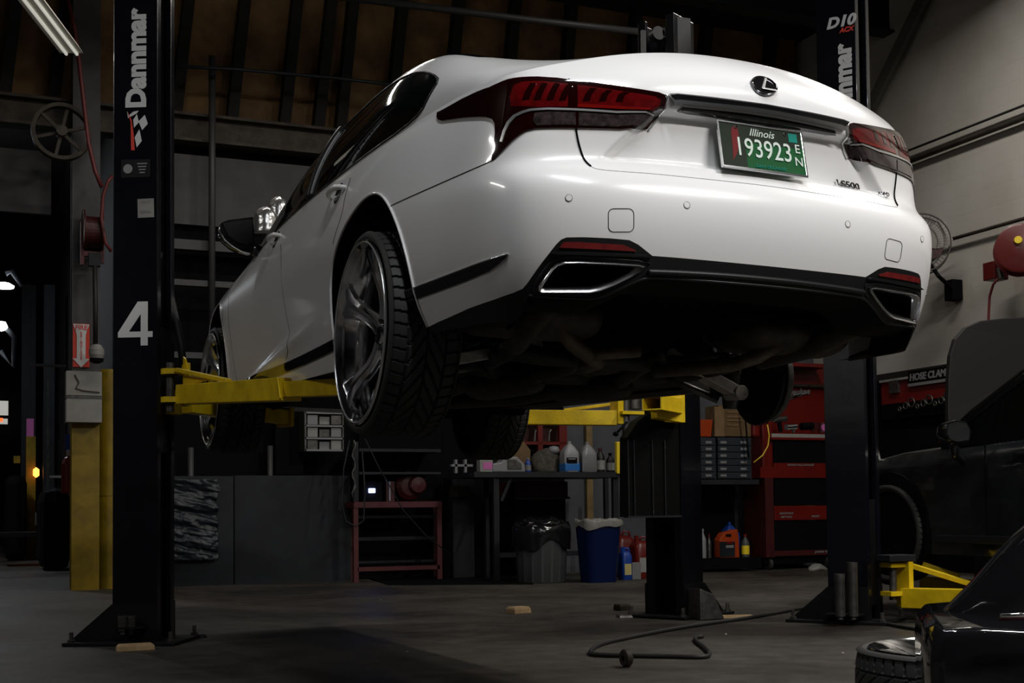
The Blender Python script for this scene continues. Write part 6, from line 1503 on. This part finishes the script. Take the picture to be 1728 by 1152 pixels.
# greenhouse
def gsec(y,hw0,hw1,z0,z1): return [Vector((BX+x,y,z)) for x,z in ((-hw0,z0),(-hw1,z1),(-hw1*.5,z1+.05),(0,z1+.06),(hw1*.5,z1+.05),(hw1,z1),(hw0,z0))]
pil=[wat(1590,750,0,BX-.80),wat(1640,702,0,BX-.77),wat(1728,634,0,BX-.72)]
pil.append(pil[2]+(pil[2]-pil[1])*.9); pil[3].z-=.02
gs_=[gsec(p.y,.86 if i else .82,BX-p.x-.005,1.08,max(p.z-.005,1.09)) for i,p in enumerate(pil)]+[gsec(3.9,.87,.64,1.13,pil[3].z+.01),gsec(3.2,.86,.62,1.14,pil[3].z-.10),gsec(2.9,.8,.6,1.15,1.3)]
W2(bc,MB().loft(gs_,cap=True)).build('glasshouse','glass_tint',bc,smooth=40)
W2(bc,MB().tube(pil,[.03,.035,.038,.038],10)).build('front_pillar','gloss_black',bc,smooth=0)
W2(bc,MB().tube([p+Vector((-.03,-.02,.028)) for p in pil],.006,6)).build('pillar_trim','dark_chrome',bc,smooth=0)
mc=wat(1611,730,1,5.9); m1=MB().loft([[mc+Vector((x*sx,y_,z*sx+dz)) for x,z in ((-.10,-.01),(-.085,.055),(-.02,.075),(.07,.065),(.10,.02),(.09,-.05),(0,-.065),(-.07,-.05))] for y_,sx,dz in ((-.03,.94,0),(-.02,1,0),(.04,.92,0),(.09,.6,0))]); o=W2(bc,m1).build('door_mirror','gloss_black',bc,smooth=45)
W2(bc,MB().loft([[mc+Vector((x*.86,-.033+d__,z*.84)) for x,z in ((-.10,-.01),(-.085,.055),(-.02,.075),(.07,.065),(.10,.02),(.09,-.05),(0,-.065),(-.07,-.05))] for d__ in (0,.004)])).build('mirror_glass','mirror_dark',o)
W2(bc,MB().tube([mc+Vector((.02,.03,-.05)),mc+Vector((.07,.08,-.13)),mc+Vector((.16,.12,-.17))],.025,8)).build('mirror_arm','gloss_black',o,smooth=0)
# raised bonnet
hp=[]
for x,y in ((1601,735),(1600,690),(1601,640),(1604,600),(1612,572),(1630,552),(1655,541),(1690,537),(1790,532)):
    hp.append(wat(x,y,1,6.62+ (735-y)/200*.12))
hp+= [Vector((BX+.78,6.72,1.80)),Vector((BX+.80,6.62,1.25)),Vector((BX-.2,6.6,1.12))]
n=len(hp); W2(bc,MB().add(hp+[p+Vector((0,.035,0)) for p in hp],[tuple(range(n)),tuple(range(n,2*n))[::-1]]+[(i,(i+1)%n,(i+1)%n+n,i+n) for i in range(n)])).build('raised_bonnet','hood_matte',bc,bevel=.006)
# sill strip and door line
W2(bc,MB().box((BX-.93,4.9,.50),(.02,3.0,.05))).build('sill_trim','satin_black',bc,bevel=.006)
W2(bc,MB().box((BX-.926,5.95,.80),(.01,.006,.55))).build('door_gap','gap_black',bc)
for k in range(2): W2(bc,MB().bar((BX-.945,5.7-k*1.1,1.0),(BX-.945,5.5-k*1.1,1.0),.03,.03)).build('door_handle','car_black',bc,bevel=.01)
# ---- removed black bumper near the camera, lower right corner
bb=thing('bumper_cover','glossy black bumper cover standing on the floor in the lower right corner','car part',(2.55,2.2,0))
def bp_(x,y,dp):   # point at depth dp along the view
    d=ray(x,y); return Vector((0,0,CAMZ))+d*dp
prof=[(1572,1160),(1570,1120),(1571,1090),(1578,1072),(1600,1063),(1640,1060)]
r0=[bp_(x,y,2.75) for x,y in ((1572,1180),(1569,1120),(1572,1082),(1590,1062),(1640,1058),(1728,1062),(1830,1066))]
r1=[p+Vector((.30,.40,.02)) for p in r0]
zmin=0
def drop(r): q=[Vector((r[0].x,r[0].y,0.0))]+r+[Vector((r[-1].x,r[-1].y,0))]; return q
W2(bb,MB().loft([drop([p+Vector((.02,-.02,-.01)) for p in r0]),drop(r0),drop(r1)],cap=True)).build('bumper_body','gloss_black',bb,bevel=.008,smooth=35)
u0=[bp_(x,y,3.0) for x,y in ((1590,1064),(1612,1032),(1662,982),(1700,938),(1728,908),(1820,830))]
low=[Vector((p.x,p.y,u0[0].z-.08)) for p in u0]
n=len(u0); q=u0+low[::-1]; 
W2(bb,MB().add(q+[p+Vector((.05,.10,0)) for p in q],[tuple(range(2*n)),tuple(range(2*n,4*n))[::-1]]+[(i,(i+1)%(2*n),(i+1)%(2*n)+2*n,i+2*n) for i in range(2*n)])).build('bumper_flank','gloss_black',bb,bevel=.01,smooth=35)
W2(bb,MB().tube([bp_(1688,1039,2.7),bp_(1728,1037,2.7),bp_(1800,1034,2.7)],.005,8)).build('chrome_strip','chrome',bb,smooth=0)
W2(bb,MB().tube([bp_(1688,1044,2.7),bp_(1728,1042,2.7),bp_(1800,1039,2.7)],.004,8)).build('lower_strip','red_dark',bb,smooth=0)

# ---- lift arms and pulley head are parts of their columns
bpy.context.view_layer.update()
def into_part(t,colm,first,newname):
    ch=[o for o in bpy.data.objects if o.parent==t]
    main=next(o for o in ch if o.name.split('.')[0]==first)
    TM_=Matrix.Translation(t.location); CM=Matrix.Translation(colm.location)@Matrix.Rotation(colm.rotation_euler.z,4,'Z')
    main.name=newname; main.parent=colm; main.matrix_basis=CM.inverted()@TM_
    main['label']=t['label']
    for o in ch:
        if o is not main: o.parent=main
    bpy.data.objects.remove(t)
for o in [o for o in bpy.data.objects if o.name.startswith('lift_arm') and o.type=='EMPTY']:
    x=o.location.x; into_part(o,LL if x<2 else (LM if x<4.8 else LR),'outer_tube','lift_arm')
into_part(hd_,LM,'head_plate','pulley_head')
